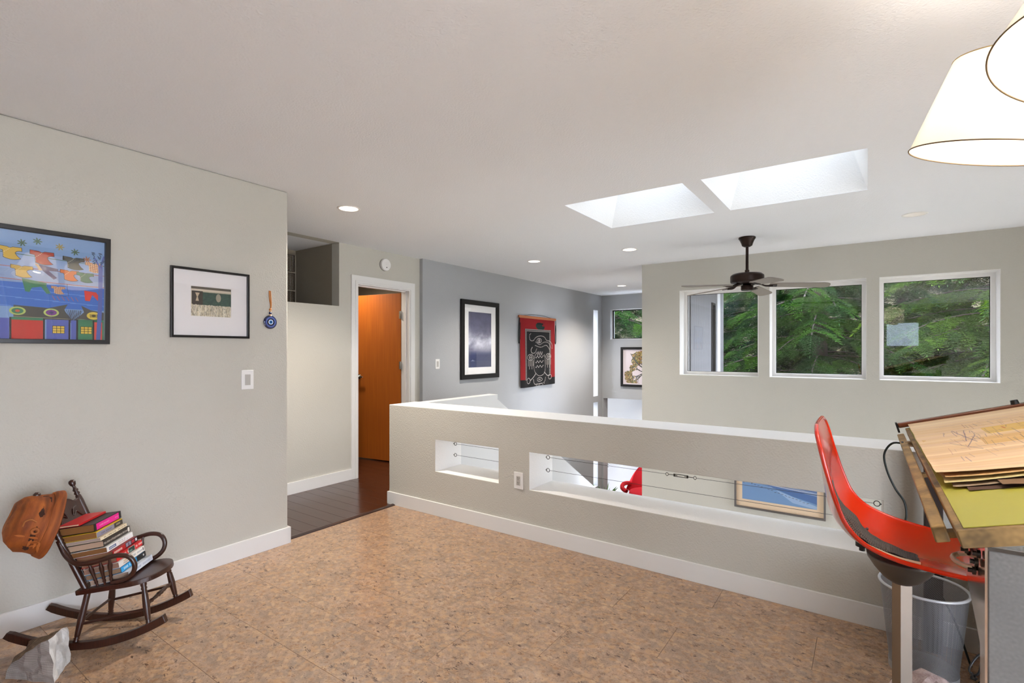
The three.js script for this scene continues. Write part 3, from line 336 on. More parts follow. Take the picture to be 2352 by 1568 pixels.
// ---------------------------------------------------------------- wall hanging (button blanket)
{
  const g = thing('wall_hanging', 'red and black cloth hanging sewn with white button figures on a wooden rod', 'wall hanging', [-4.352, 0.775, -6.90], Math.PI / 2);
  const tex = canvasTex(700, 760, (x, w, h) => { x.fillStyle = '#0d0c0d'; x.fillRect(0, 0, w, h); x.fillStyle = '#b40d14'; x.fillRect(0, 0, w, 150); x.fillRect(0, 0, 92, 690); x.fillRect(w - 88, 0, 88, 690); x.fillStyle = '#0d0c0d'; x.fillRect(92, 118, w - 180, 642); x.fillRect(0, 676, w, 90); x.fillStyle = '#173c33'; x.beginPath(); x.ellipse(390, 82, 90, 42, 0.1, 0, 7); x.fill(); x.fillStyle = '#a51219'; x.fillRect(430, 20, 60, 60); x.fillStyle = '#111'; x.fillRect(330, 46, 120, 16);
    const dot = (a, b, r = 4.2) => { x.fillStyle = '#efe9df'; x.beginPath(); x.arc(a, b, r, 0, 7); x.fill(); }; const dots = (pts, st = 13, r = 4) => { for (let i = 0; i < pts.length - 1; i++) { const [a, b] = pts[i], [c, d] = pts[i + 1], l = Math.hypot(c - a, d - b), n = Math.max(1, Math.round(l / st)); for (let k = 0; k < n; k++) dot(a + (c - a) * k / n, b + (d - b) * k / n, r); } }; const curve = (p, n = 24) => new THREE.CatmullRomCurve3(p.map((q) => V(q[0], q[1], 0))).getPoints(n).map((q) => [q.x, q.y]);
    for (const o of [0, 16]) dots([[100 + o, 676], [100 + o, 124 + o], [w - 96 - o, 124 + o], [w - 96 - o, 640]], 13, 5);
    for (const p of [[[200, 170], [176, 190], [190, 240], [250, 246], [300, 210], [400, 190], [480, 205], [520, 240], [590, 250], [640, 290], [640, 350]], [[300, 260], [380, 290], [470, 262], [560, 270], [620, 340]], [[290, 300], [400, 320], [520, 300], [600, 360]], [[230, 320], [208, 350], [220, 380], [280, 382], [330, 330]], [[330, 380], [280, 420], [262, 500], [270, 580], [330, 630], [400, 650], [470, 620], [490, 560], [486, 450], [470, 400]], [[300, 620], [240, 660], [190, 690]], [[470, 610], [540, 650], [600, 650]], [[250, 680], [270, 730], [370, 742], [470, 720], [500, 660]]]) dots(curve(p), 12, 4.6);
    x.strokeStyle = '#efe9df'; x.lineWidth = 6; const ring = (a, b, rx, ry) => { x.beginPath(); x.ellipse(a, b, rx, ry, 0, 0, 7); x.stroke(); }; ring(370, 245, 46, 26); ring(372, 246, 16, 15); ring(196, 432, 58, 34); ring(200, 432, 30, 20); ring(560, 428, 56, 34); ring(566, 428, 30, 20); ring(386, 690, 46, 22); ring(160, 690, 32, 30); ring(596, 668, 30, 28); for (const [a, b] of [[190, 432], [210, 432], [556, 428], [576, 428], [376, 690], [396, 690], [372, 246]]) dot(a, b, 7);
    for (const y of [430, 486, 540]) { x.beginPath(); for (let k = 0; k <= 20; k++) x[k ? 'lineTo' : 'moveTo'](296 + k * 8, y + 12 * Math.sin(k * 0.9)); x.stroke(); } for (let k = 0; k < 5; k++) { x.beginPath(); x.moveTo(156 + k * 22, 466); x.lineTo(156 + k * 22, 530 + (k % 2) * 34); x.moveTo(520 + k * 22, 462); x.lineTo(520 + k * 22, 526 + (k % 2) * 34); x.stroke(); } for (let k = 0; k < 7; k++) { x.beginPath(); x.moveTo(290 + k * 30, 730); x.lineTo(290 + k * 30, 744 + (k % 2) * 14); x.stroke(); } x.beginPath(); for (let k = 0; k < 7; k++) x[k ? 'lineTo' : 'moveTo'](330 + k * 18, k % 2 ? 410 : 370); x.stroke(); });
  const cg = new THREE.PlaneGeometry(1.05, 1.08, 60, 60); { const p = cg.attributes.position; for (let i = 0; i < p.count; i++) { const u = p.getX(i) / 1.05 + 0.5, v = 0.5 - p.getY(i) / 1.08; const k = v * v; p.setZ(i, 0.022 + 0.008 * k * Math.sin(u * 21) + 0.006 * v * Math.sin(u * 8 + 1)); p.setY(i, p.getY(i) + 0.54 + (u > 0.4 ? 0.03 * v * (u - 0.4) : 0) - 0.004 * Math.sin(u * 9) * k); p.setX(i, p.getX(i) * (1 - 0.02 * v)); } cg.computeVertexNormals(); }
  mesh('cloth', cg, std(0xb8b4b4, 0.95, { map: tex, side: THREE.DoubleSide }), g);
  mesh('rod', rbox(1.12, 0.04, 0.02, 0.005, 0.0, 1.095, 0.02), std(0xb06a42, 0.5), g);
  mesh('hanging_cord', tube([[-0.42, 1.112, 0.02], [-0.2, 1.14, 0.008], [0, 1.145, 0.006], [0.2, 1.14, 0.008], [0.42, 1.112, 0.02]], 0.003, 30, 6), M.black, g);
  for (const s of [-1, 1]) mesh('ribbon', tube([[s * 0.55, 1.08, 0.024], [s * 0.565, 0.9, 0.022], [s * 0.56, 0.7, 0.02], [s * 0.545, 0.68, 0.02], [s * 0.53, 0.8, 0.026], [s * 0.535, 1.0, 0.03]], 0.006, 40, 6), std(0x16211f, 0.8), g);
}
// ---------------------------------------------------------------- evil-eye charm, switches, outlet, smoke alarm
{
  const g = thing('eye_charm', 'round blue glass eye charm hanging on a tan leather cord', 'charm', [LW, 1.49, -1.856], Math.PI / 2);
  mesh('disc', lathe([[0.0001, 0.0], [0.04, 0.0], [0.046, 0.004], [0.046, 0.008], [0.04, 0.0125], [0.0001, 0.014]], 40).rotateX(Math.PI / 2).translate(0, 0.046, 0.003), phys(0x0d1a4a, 0.08, { clearcoat: 1 }), g);
  const eye = new THREE.Group(); eye.name = 'eye_pattern'; g.add(eye); const ringM = std(0x5a6aa8, 0.3);
  mesh('pale_ring', new THREE.RingGeometry(0.026, 0.036, 40).translate(0, 0.046, 0.0172), ringM, eye); 
  mesh('white_iris', new THREE.CylinderGeometry(0.0165, 0.0165, 0.0012, 32).rotateX(Math.PI / 2).translate(0, 0.046, 0.0174), std(0xe8eef4, 0.2), eye); mesh('blue_iris', new THREE.CylinderGeometry(0.0115, 0.0115, 0.001, 32).rotateX(Math.PI / 2).translate(0, 0.046, 0.0182), std(0x3f86c4, 0.2), eye); mesh('pupil', new THREE.CylinderGeometry(0.005, 0.005, 0.001, 24).rotateX(Math.PI / 2).translate(0, 0.046, 0.019), std(0x16305e, 0.2), eye);
  const tan = std(0xb87434, 0.7);
  mesh('leather_cord', merge([tube([[-0.004, 0.258, 0.004], [-0.003, 0.2, 0.007], [0.004, 0.165, 0.006], [0.001, 0.125, 0.008]], 0.0036, 24, 6), tube([[0.004, 0.258, 0.004], [0.007, 0.2, 0.006], [0.008, 0.16, 0.007], [0.001, 0.125, 0.008]], 0.0036, 24, 6), new THREE.SphereGeometry(0.009, 12, 8).translate(0.001, 0.13, 0.009)]), tan, g);
  mesh('blue_bead', new THREE.SphereGeometry(0.0095, 16, 12).translate(0, 0.106, 0.01), std(0x1c2556, 0.2), g); mesh('wood_bead', new THREE.SphereGeometry(0.008, 14, 10).translate(0, 0.121, 0.01), std(0xd9b48c, 0.5), g); mesh('wood_bead', new THREE.SphereGeometry(0.008, 14, 10).translate(0, 0.093, 0.01), std(0xd9b48c, 0.5), g);
  const sw = (pos, turn, label, w, h, grp) => { const s = thing('light_switch', label, 'light switch', pos, turn, grp); mesh('wall_plate', rbox(w, h, 0.006, 0.003, 0, h / 2, 0.003), M.plate, s); mesh('switch_surround', rbox(0.036, 0.07, 0.003, 0.001, 0, h / 2, 0.006), M.plateGrey, s); const k = poly([[-0.032, 0.0], [0.032, 0.0], [0.032, 0.003], [0, 0.0055], [-0.032, 0.008]]); mesh('rocker', extrude(k, 0.031).rotateZ(Math.PI / 2).rotateY(Math.PI / 2).rotateY(Math.PI).translate(0.0155, h / 2, 0.007).rotateY(0), M.plate, s); return s; };
  sw([LW, 1.09, -1.706], Math.PI / 2, 'white rocker light switch on the left wall below the eye charm', 0.079, 0.126); sw([-4.36, 1.118, -4.594], Math.PI / 2, 'white light switch on the grey wall beside the doorway', 0.075, 0.122);
  const o = thing('power_outlet', 'white double power outlet between the two parapet slots', 'outlet', [-2.062, 0.343, PZ]); mesh('wall_plate', rbox(0.078, 0.121, 0.006, 0.003, 0, 0.0605, 0.003), M.plate, o); mesh('receptacle', rbox(0.034, 0.068, 0.004, 0.002, 0, 0.0605, 0.006), M.plateGrey, o); const slots = []; for (const y of [0.044, 0.077]) slots.push(box(0.0022, 0.008, 0.002, -0.006, y + 0.003, 0.0082), box(0.0022, 0.0065, 0.002, 0.006, y + 0.003, 0.0082), cyl(0.0026, 0.0026, 0.002, 10).rotateX(Math.PI / 2).translate(0, y - 0.008, 0.0082)); mesh('slots', merge(slots), M.black, o);
  const a = thing('smoke_alarm', 'round white smoke alarm above the open door', 'smoke alarm', [-4.41, 2.235, -3.795], Math.PI / 2); mesh('base_plate', lathe([[0.0001, 0], [0.068, 0], [0.068, 0.012], [0.0001, 0.012]], 36).rotateX(Math.PI / 2).translate(0, 0.066, 0), M.plateGrey, a); mesh('cover', lathe([[0.062, 0.012], [0.066, 0.016], [0.066, 0.03], [0.06, 0.04], [0.02, 0.043], [0.0001, 0.043]], 36).rotateX(Math.PI / 2).translate(0, 0.066, 0), M.plate, a); mesh('test_button', lathe([[0.0001, 0.046], [0.016, 0.045], [0.018, 0.042]], 20).rotateX(Math.PI / 2).translate(0, 0.076, 0), M.plate, a); mesh('indicator_hole', cyl(0.006, 0.006, 0.003, 14).rotateX(Math.PI / 2).translate(0, 0.034, 0.0425), M.black, a);
}
// ---------------------------------------------------------------- glass blocks over the hall
{
  const bg = new RoundedBoxGeometry(0.19, 0.19, 0.08, 3, 0.012); const rib = dataTex(128, 128, (u, v) => { const k = 0.5 + 0.25 * Math.sin(u * Math.PI * 2 * 6) + 0.25 * Math.sin(v * Math.PI * 2 * 6); return [k, k, k]; }, false);
  const gm = phys(0xd8cdb8, 0.06, { transmission: 0.85, thickness: 0.05, ior: 1.5, bumpMap: rib, bumpScale: 0.012 });
  const g = structGroup('window_10'); const mort = []; const x = -5.17;
  for (let i = 0; i < 6; i++) for (let j = 0; j < 3; j++) { const b = mesh('glass_block', bg, gm, g); b.rotation.y = Math.PI / 2; b.position.set(x - 0.04, 1.905 + j * 0.2, -3.206 + 0.012 + 0.095 + i * 0.2); }
  for (let j = 0; j < 4; j++) mort.push(boxAB(x - 0.07, x - 0.008, 1.80 + j * 0.2, 1.81 + j * 0.2, -3.2, -2.0)); for (let i = 0; i < 7; i++) mort.push(boxAB(x - 0.07, x - 0.008, 1.80, CH, -3.2 + i * 0.2 - 0.004, -3.2 + i * 0.2 + 0.006)); mort.push(boxAB(x - 0.07, x - 0.008, 2.405, CH, -3.2, -2.0));
  mesh('mortar', merge(mort), std(0xa59a86, 0.9), g);
}

// ---------------------------------------------------------------- child's rocking chair by the left wall
const CO = [-2.98, 0, -0.84], CT = THREE.MathUtils.degToRad(44);
{
  const wood = phys(0xffffff, 0.35, { map: streak(0x1d0d08, 0x4a2415, 77, [6, 2]), clearcoat: 0.35, clearcoatRoughness: 0.25 });
  const g = thing('rocking_chair', "dark turned-wood child's rocking chair stacked with books against the left wall", 'rocking chair', CO, CT);
  const RZ = 0.125;
  for (const s of [1, -1]) { // rockers: an arc standing on the floor
    const sh = new THREE.Shape(), up = [], lo = []; for (let k = 0; k <= 30; k++) { const x = -0.305 + 0.65 * k / 30, y = x * x / 1.28; lo.push([x, y]); up.push([x - x * 0.03, y + 0.028]); } lo[0][1] += 0.004; up[0] = [-0.292, up[0][1] - 0.006]; up[30] = [0.335, up[30][1] + 0.002]; [...lo, ...up.reverse()].forEach((p, i) => (i ? sh.lineTo(...p) : sh.moveTo(...p))); sh.closePath();
    mesh('rocker', extrude(sh, 0.018, 0.003).translate(0, 0.001, s * RZ - 0.009), wood, g); }
  const legP = [[0, 0.0001], [0.001, 0.0115], [0.04, 0.0115], [0.06, 0.008], [0.08, 0.012], [0.1, 0.008], [0.13, 0.0105], [0.45, 0.0145], [0.72, 0.012], [0.76, 0.009], [0.78, 0.0125], [0.82, 0.0095], [0.86, 0.013], [0.9, 0.01], [0.94, 0.013], [1, 0.012]];
  for (const s of [1, -1]) { mesh('leg', turned([0.272, 0.085, s * RZ], [0.238, 0.272, s * 0.104], legP), wood, g); mesh('leg', turned([-0.028, 0.03, s * RZ], [0.002, 0.236, s * 0.094], legP.map(([t, r]) => [t, t > 0.7 ? 0.0125 : r * 1.02])), wood, g);
    mesh('side_stretcher', rod([-0.014, 0.105, s * 0.113], [0.259, 0.155, s * 0.117], 0.006, 0.006), wood, g); }
  mesh('front_stretcher', turned([0.257, 0.172, 0.114], [0.257, 0.172, -0.114], [[0, 0.006], [0.1, 0.008], [0.16, 0.006], [0.18, 0.01], [0.22, 0.0065], [0.35, 0.0095], [0.42, 0.0065], [0.45, 0.0115], [0.5, 0.0085], [0.55, 0.0115], [0.58, 0.0065], [0.65, 0.0095], [0.78, 0.0065], [0.82, 0.01], [0.84, 0.006], [0.9, 0.008], [1, 0.006]], 12), wood, g);
  mesh('rear_stretcher', rod([-0.016, 0.115, 0.112], [-0.016, 0.115, -0.112], 0.006), wood, g);
  { // plank seat, rounded at the front, tilted back
    const s = new THREE.Shape(); s.moveTo(-0.03, -0.112); s.lineTo(0.18, -0.128); s.bezierCurveTo(0.27, -0.13, 0.3, -0.06, 0.302, 0); s.bezierCurveTo(0.3, 0.06, 0.27, 0.13, 0.18, 0.128); s.lineTo(-0.03, 0.112); s.closePath();
    mesh('seat', extrude(s, 0.016, 0.004).rotateX(-Math.PI / 2).rotateZ(0.135).translate(0, 0.242, 0), wood, g); }
  const postP = [[0, 0.0125], [0.28, 0.0125], [0.36, 0.0115], [0.46, 0.0095], [0.47, 0.0125], [0.49, 0.009], [0.505, 0.0135], [0.525, 0.0095], [0.54, 0.014], [0.56, 0.01], [0.575, 0.0125], [0.6, 0.0135], [0.78, 0.0135], [0.83, 0.0115], [0.84, 0.008], [0.855, 0.0125], [0.875, 0.0075], [0.89, 0.012], [0.91, 0.007], [0.93, 0.006], [0.945, 0.0115], [0.97, 0.0145], [0.99, 0.011], [1, 0.0001]];
  const P0 = (s) => [0.0, 0.25, s * 0.1], P1 = (s) => [-0.197, 0.708, s * 0.112], onPost = (s, t) => P0(s).map((v, i) => v + (P1(s)[i] - v) * t);
  for (const s of [1, -1]) mesh('back_post', turned(P0(s), P1(s), postP, 16), wood, g);
  { // pressed crest panel between the posts
    const a = onPost(1, 0.58), b = onPost(1, 0.80), L = 0.205, hgt = Math.hypot(b[0] - a[0], b[1] - a[1]), s = new THREE.Shape(); s.moveTo(-L / 2, 0); s.lineTo(L / 2, 0); s.lineTo(L / 2, hgt); s.bezierCurveTo(L * 0.42, hgt + 0.012, L * 0.36, hgt - 0.012, L * 0.25, hgt + 0.008); s.bezierCurveTo(L * 0.1, hgt + 0.03, -L * 0.1, hgt + 0.03, -L * 0.25, hgt + 0.008); s.bezierCurveTo(-L * 0.36, hgt - 0.012, -L * 0.42, hgt + 0.012, -L / 2, hgt); s.closePath();
    const lean = Math.atan2(-(b[0] - a[0]), b[1] - a[1]); const put = (geo) => geo.rotateY(Math.PI / 2).rotateZ(lean).translate(a[0], a[1], 0);
    const pan = mesh('crest_panel', put(extrude(s, 0.008, 0.002).translate(0, 0, -0.004)), wood, g);
    const sw = (m) => tube([[m * 0.07, 0.03, 0.007], [m * 0.045, 0.06, 0.008], [m * 0.02, 0.045, 0.008], [m * 0.03, 0.075, 0.008], [m * 0.06, 0.085, 0.007]], 0.0025, 24, 5); for (const m of [1, -1]) mesh('carved_scroll', put(sw(m)), wood, pan);
    mesh('lower_rail', rod(onPost(1, 0.2), onPost(-1, 0.2), 0.007), wood, g);
    for (let k = -2; k <= 2; k++) mesh('back_spindle', turned([onPost(1, 0.05)[0], onPost(1, 0.05)[1], k * 0.036], [a[0], a[1], k * 0.036], [[0, 0.004], [0.3, 0.006], [0.5, 0.0045], [0.55, 0.0075], [0.6, 0.0045], [0.8, 0.006], [1, 0.004]], 10), wood, g); }
  for (const s of [1, -1]) { // bent arms that loop down to the seat
    mesh('arm', tube([[-0.108, 0.485, s * 0.107], [-0.072, 0.42, s * 0.118], [-0.03, 0.388, s * 0.128], [0.03, 0.385, s * 0.134], [0.09, 0.4, s * 0.138], [0.15, 0.415, s * 0.138], [0.196, 0.405, s * 0.136], [0.216, 0.37, s * 0.132], [0.21, 0.333, s * 0.128], [0.18, 0.302, s * 0.122], [0.135, 0.288, s * 0.116], [0.115, 0.286, s * 0.112]], 0.0105, 64, 10), wood, g);
    [[0.03, 0.39, 0.052, 0.268], [0.075, 0.397, 0.082, 0.272], [0.115, 0.41, 0.108, 0.276]].forEach(([x0, y0, x1, y1]) => mesh('arm_spindle', turned([x1, y1, s * 0.108], [x0, y0, s * 0.135], [[0, 0.005], [0.12, 0.0045], [0.18, 0.0075], [0.24, 0.005], [0.3, 0.008], [0.36, 0.0055], [0.44, 0.0065], [0.7, 0.0095], [0.8, 0.006], [1, 0.0045]], 12), wood, g)); }
}
// the books stacked on its seat, listed from the bottom up
{
  const toWorld = (x, y, z) => { const c = Math.cos(CT), s = Math.sin(CT); return [CO[0] + x * c + z * s, CO[1] + y, CO[2] - x * s + z * c]; };
  const spine = (w, draw) => canvasTex(512, Math.max(16, Math.round(512 * w / 0.2)), draw);
  const pageT = dataTex(64, 128, (u, v) => { const k = 0.9 + 0.1 * Math.sin(v * 400) + 0.08 * IN.noise(u * 4, v * 60, 2); return [k, k, k]; }, true);
  const marks = (x, x0, y, n, c, sz) => { x.fillStyle = c; const r = rng(n * 7 + x0); for (let k = 0; k < n; k++) if (r() > 0.15) x.fillRect(x0 + k * sz * 0.8, y, sz * 0.5, sz); };
  const txt = (x, s, px, cx, cy, c, f = 'serif', wt = '') => { x.fillStyle = c; x.font = `${wt} ${px}px ${f}`; x.textBaseline = 'middle'; x.textAlign = 'center'; x.fillText(s, cx, cy); };
  const B = [ // name label, thickness, depth, length, cover, page, spine painter, hardback
    ['thick pale hardback at the bottom of the book stack on the rocking chair', 0.026, 0.165, 0.2, 0xcfd3da, 0xb49a86, (x, w, h) => { x.fillStyle = '#d5dae4'; x.fillRect(0, 0, w, h); marks(x, 90, h * 0.35, 9, '#8f9bb4', h * 0.35); marks(x, 300, h * 0.35, 8, '#a9b2c6', h * 0.35); }],
    ['bright blue and black paperback second from the bottom of the stack', 0.024, 0.15, 0.2, 0x2a7fb4, 0x9a7a5c, (x, w, h) => { x.fillStyle = '#2d9bd8'; x.fillRect(0, 0, w * 0.62, h); x.fillStyle = '#1d1e22'; x.fillRect(w * 0.62, 0, w, h); marks(x, 50, h * 0.28, 7, '#cfe6f4', h * 0.46); x.fillStyle = '#e8e8e8'; x.fillRect(w * 0.88, h * 0.3, h * 0.4, h * 0.4); }],
    ['white paperback with tan print in the middle of the stack, under the red ones', 0.026, 0.15, 0.205, 0xe8e2da, 0xa07a66, (x, w, h) => { x.fillStyle = '#ece6df'; x.fillRect(0, 0, w, h); marks(x, 60, h * 0.2, 14, '#c8a074', h * 0.28); marks(x, 80, h * 0.58, 11, '#a8988c', h * 0.24); marks(x, 280, h * 0.36, 12, '#9aa0a8', h * 0.3); x.fillStyle = '#222'; x.fillRect(w * 0.93, h * 0.2, h * 0.2, h * 0.5); }],
    ['bright red paperback with a dark picture on its spine', 0.026, 0.15, 0.205, 0xc01a1a, 0x9c7058, (x, w, h) => { x.fillStyle = '#cf1519'; x.fillRect(0, 0, w, h); marks(x, 40, h * 0.3, 10, '#f4e6e2', h * 0.4); x.fillStyle = '#e8ded2'; x.fillRect(w * 0.44, 0, w * 0.26, h); x.fillStyle = '#22332f'; x.fillRect(w * 0.45, h * 0.06, w * 0.24, h * 0.88); x.fillStyle = '#6b8a86'; x.fillRect(w * 0.47, h * 0.5, w * 0.12, h * 0.3); marks(x, 380, h * 0.3, 8, '#f4d6d2', h * 0.36); }],
    ['red and black paperback with a row of small photos on its spine', 0.022, 0.152, 0.195, 0x8d1a1c, 0xa67a5a, (x, w, h) => { x.fillStyle = '#1d1416'; x.fillRect(0, 0, w, h); x.fillStyle = '#b51c20'; x.fillRect(0, 0, w * 0.5, h); marks(x, 26, h * 0.28, 8, '#f2e4dc', h * 0.46); x.fillStyle = '#9a93a6'; x.fillRect(w * 0.52, h * 0.1, w * 0.2, h * 0.8); x.fillStyle = '#5a5468'; x.fillRect(w * 0.6, h * 0.2, w * 0.05, h * 0.7); x.fillStyle = '#b53040'; x.fillRect(w * 0.75, h * 0.15, w * 0.12, h * 0.7); x.fillStyle = '#e6e6ee'; x.fillRect(w * 0.91, h * 0.2, h * 0.6, h * 0.6); }],
    ['white paperback with a dark blue title block on its spine', 0.025, 0.152, 0.2, 0xe4e2df, 0x8c5c30, (x, w, h) => { x.fillStyle = '#e9e8e6'; x.fillRect(0, 0, w, h); x.fillStyle = '#24406f'; x.fillRect(w * 0.07, h * 0.28, w * 0.26, h * 0.5); marks(x, 44, h * 0.4, 9, '#cfd8e6', h * 0.28); marks(x, 220, h * 0.15, 9, '#b9b9b9', h * 0.3); marks(x, 230, h * 0.55, 13, '#d0b8b0', h * 0.26); }],
    ['dark brown hardback titled in white script', 0.028, 0.16, 0.205, 0x2c231e, 0xc2a288, (x, w, h) => { x.fillStyle = '#2f2822'; x.fillRect(0, 0, w, h); txt(x, 'This Side of Brightness', h * 0.4, w * 0.28, h / 2, '#e9dfd2', 'serif', 'italic'); txt(x, 'Colum McCann', h * 0.4, w * 0.7, h / 2, '#e9dfd2', 'serif', 'italic'); x.fillStyle = '#e6e2da'; x.fillRect(w * 0.9, h * 0.12, w * 0.07, h * 0.76); }],
    ['thin cream hardback between the brown and the grey book', 0.015, 0.16, 0.2, 0xd9c8a8, 0xb09a90, (x, w, h) => { x.fillStyle = '#e6d6b6'; x.fillRect(0, 0, w, h); marks(x, 60, h * 0.3, 22, '#6b5a40', h * 0.36); marks(x, 330, h * 0.3, 14, '#8a785a', h * 0.36); }],
    ['grey paperback with a yellow edge and dark photo, second from top', 0.027, 0.152, 0.195, 0xd9b024, 0x91602e, (x, w, h) => { x.fillStyle = '#8c8796'; x.fillRect(0, 0, w, h); x.fillStyle = '#e0b41f'; x.fillRect(0, 0, w, h * 0.14); x.fillStyle = '#3b332c'; x.fillRect(w * 0.66, h * 0.14, w, h); marks(x, 60, h * 0.5, 16, '#5c5868', h * 0.26); x.fillStyle = '#8f8374'; x.fillRect(w * 0.74, h * 0.4, w * 0.16, h * 0.3); }],
    ['thick paperback with a hot pink spine near the top', 0.034, 0.15, 0.2, 0x1b1a1a, 0x8f5d2d, (x, w, h) => { x.fillStyle = '#151414'; x.fillRect(0, 0, w, h); x.fillStyle = '#e8128c'; x.fillRect(w * 0.07, h * 0.08, w * 0.84, h * 0.86); txt(x, 'A FINE BALANCE', h * 0.26, w * 0.36, h / 2, '#f6d4e8', 'serif'); marks(x, 390, h * 0.46, 8, '#f0a8d0', h * 0.13); }],
    ['thin red-covered book lying on top of the stack', 0.009, 0.145, 0.19, 0xc4161b, 0xe0c8a4, (x, w, h) => { x.fillStyle = '#c4161b'; x.fillRect(0, 0, w, h); }],
  ];
  const total = B.reduce((t, b) => t + b[1] + 0.0012, 0); let acc = 0;
  B.forEach(([label, th, dep, len, cov, page, draw], k) => {
    const c0 = (acc + th / 2) / total; acc += th + 0.0012; const tilt = 0.21 - 0.11 * c0, jx = [0.008, -0.006, 0.004, 0.005, 0.003, -0.003, -0.004, -0.003, -0.006, 0.0, -0.05][k];
    const cx = 0.172 - 0.158 * c0, cy = 0.296 + 0.262 * c0;
    const g = thing('book', label, 'book', toWorld(cx + jx * Math.cos(tilt), cy + jx * Math.sin(tilt), (k % 3 - 1) * 0.004), CT, 'books stacked on the rocking chair'); g.rotation.order = 'YXZ'; g.rotation.z = tilt; if (k % 4 === 1) g.rotation.x = 0; g.userData.k = undefined; delete g.userData.k;
    const cm = std(cov, 0.45), c = 0.0016;
    mesh('cover', merge([rbox(dep, c, len, 0.0006, -dep / 2, th / 2 - c / 2, 0), rbox(dep, c, len, 0.0006, -dep / 2, -th / 2 + c / 2, 0), rbox(c, th, len, 0.0006, -c / 2, 0, 0)]), cm, g);
    mesh('pages', box(dep - 0.006, th - 2 * c - 0.0004, len - 0.005, -dep / 2 - 0.001, 0, 0), std(page, 0.9, { map: pageT }), g);
    const sp = new THREE.PlaneGeometry(len - 0.001, th - 0.0006).rotateY(Math.PI / 2).translate(0.0004, 0, 0); mesh('spine_print', sp, std(0xffffff, 0.4, { map: spine(th, draw) }), g);
  });
}
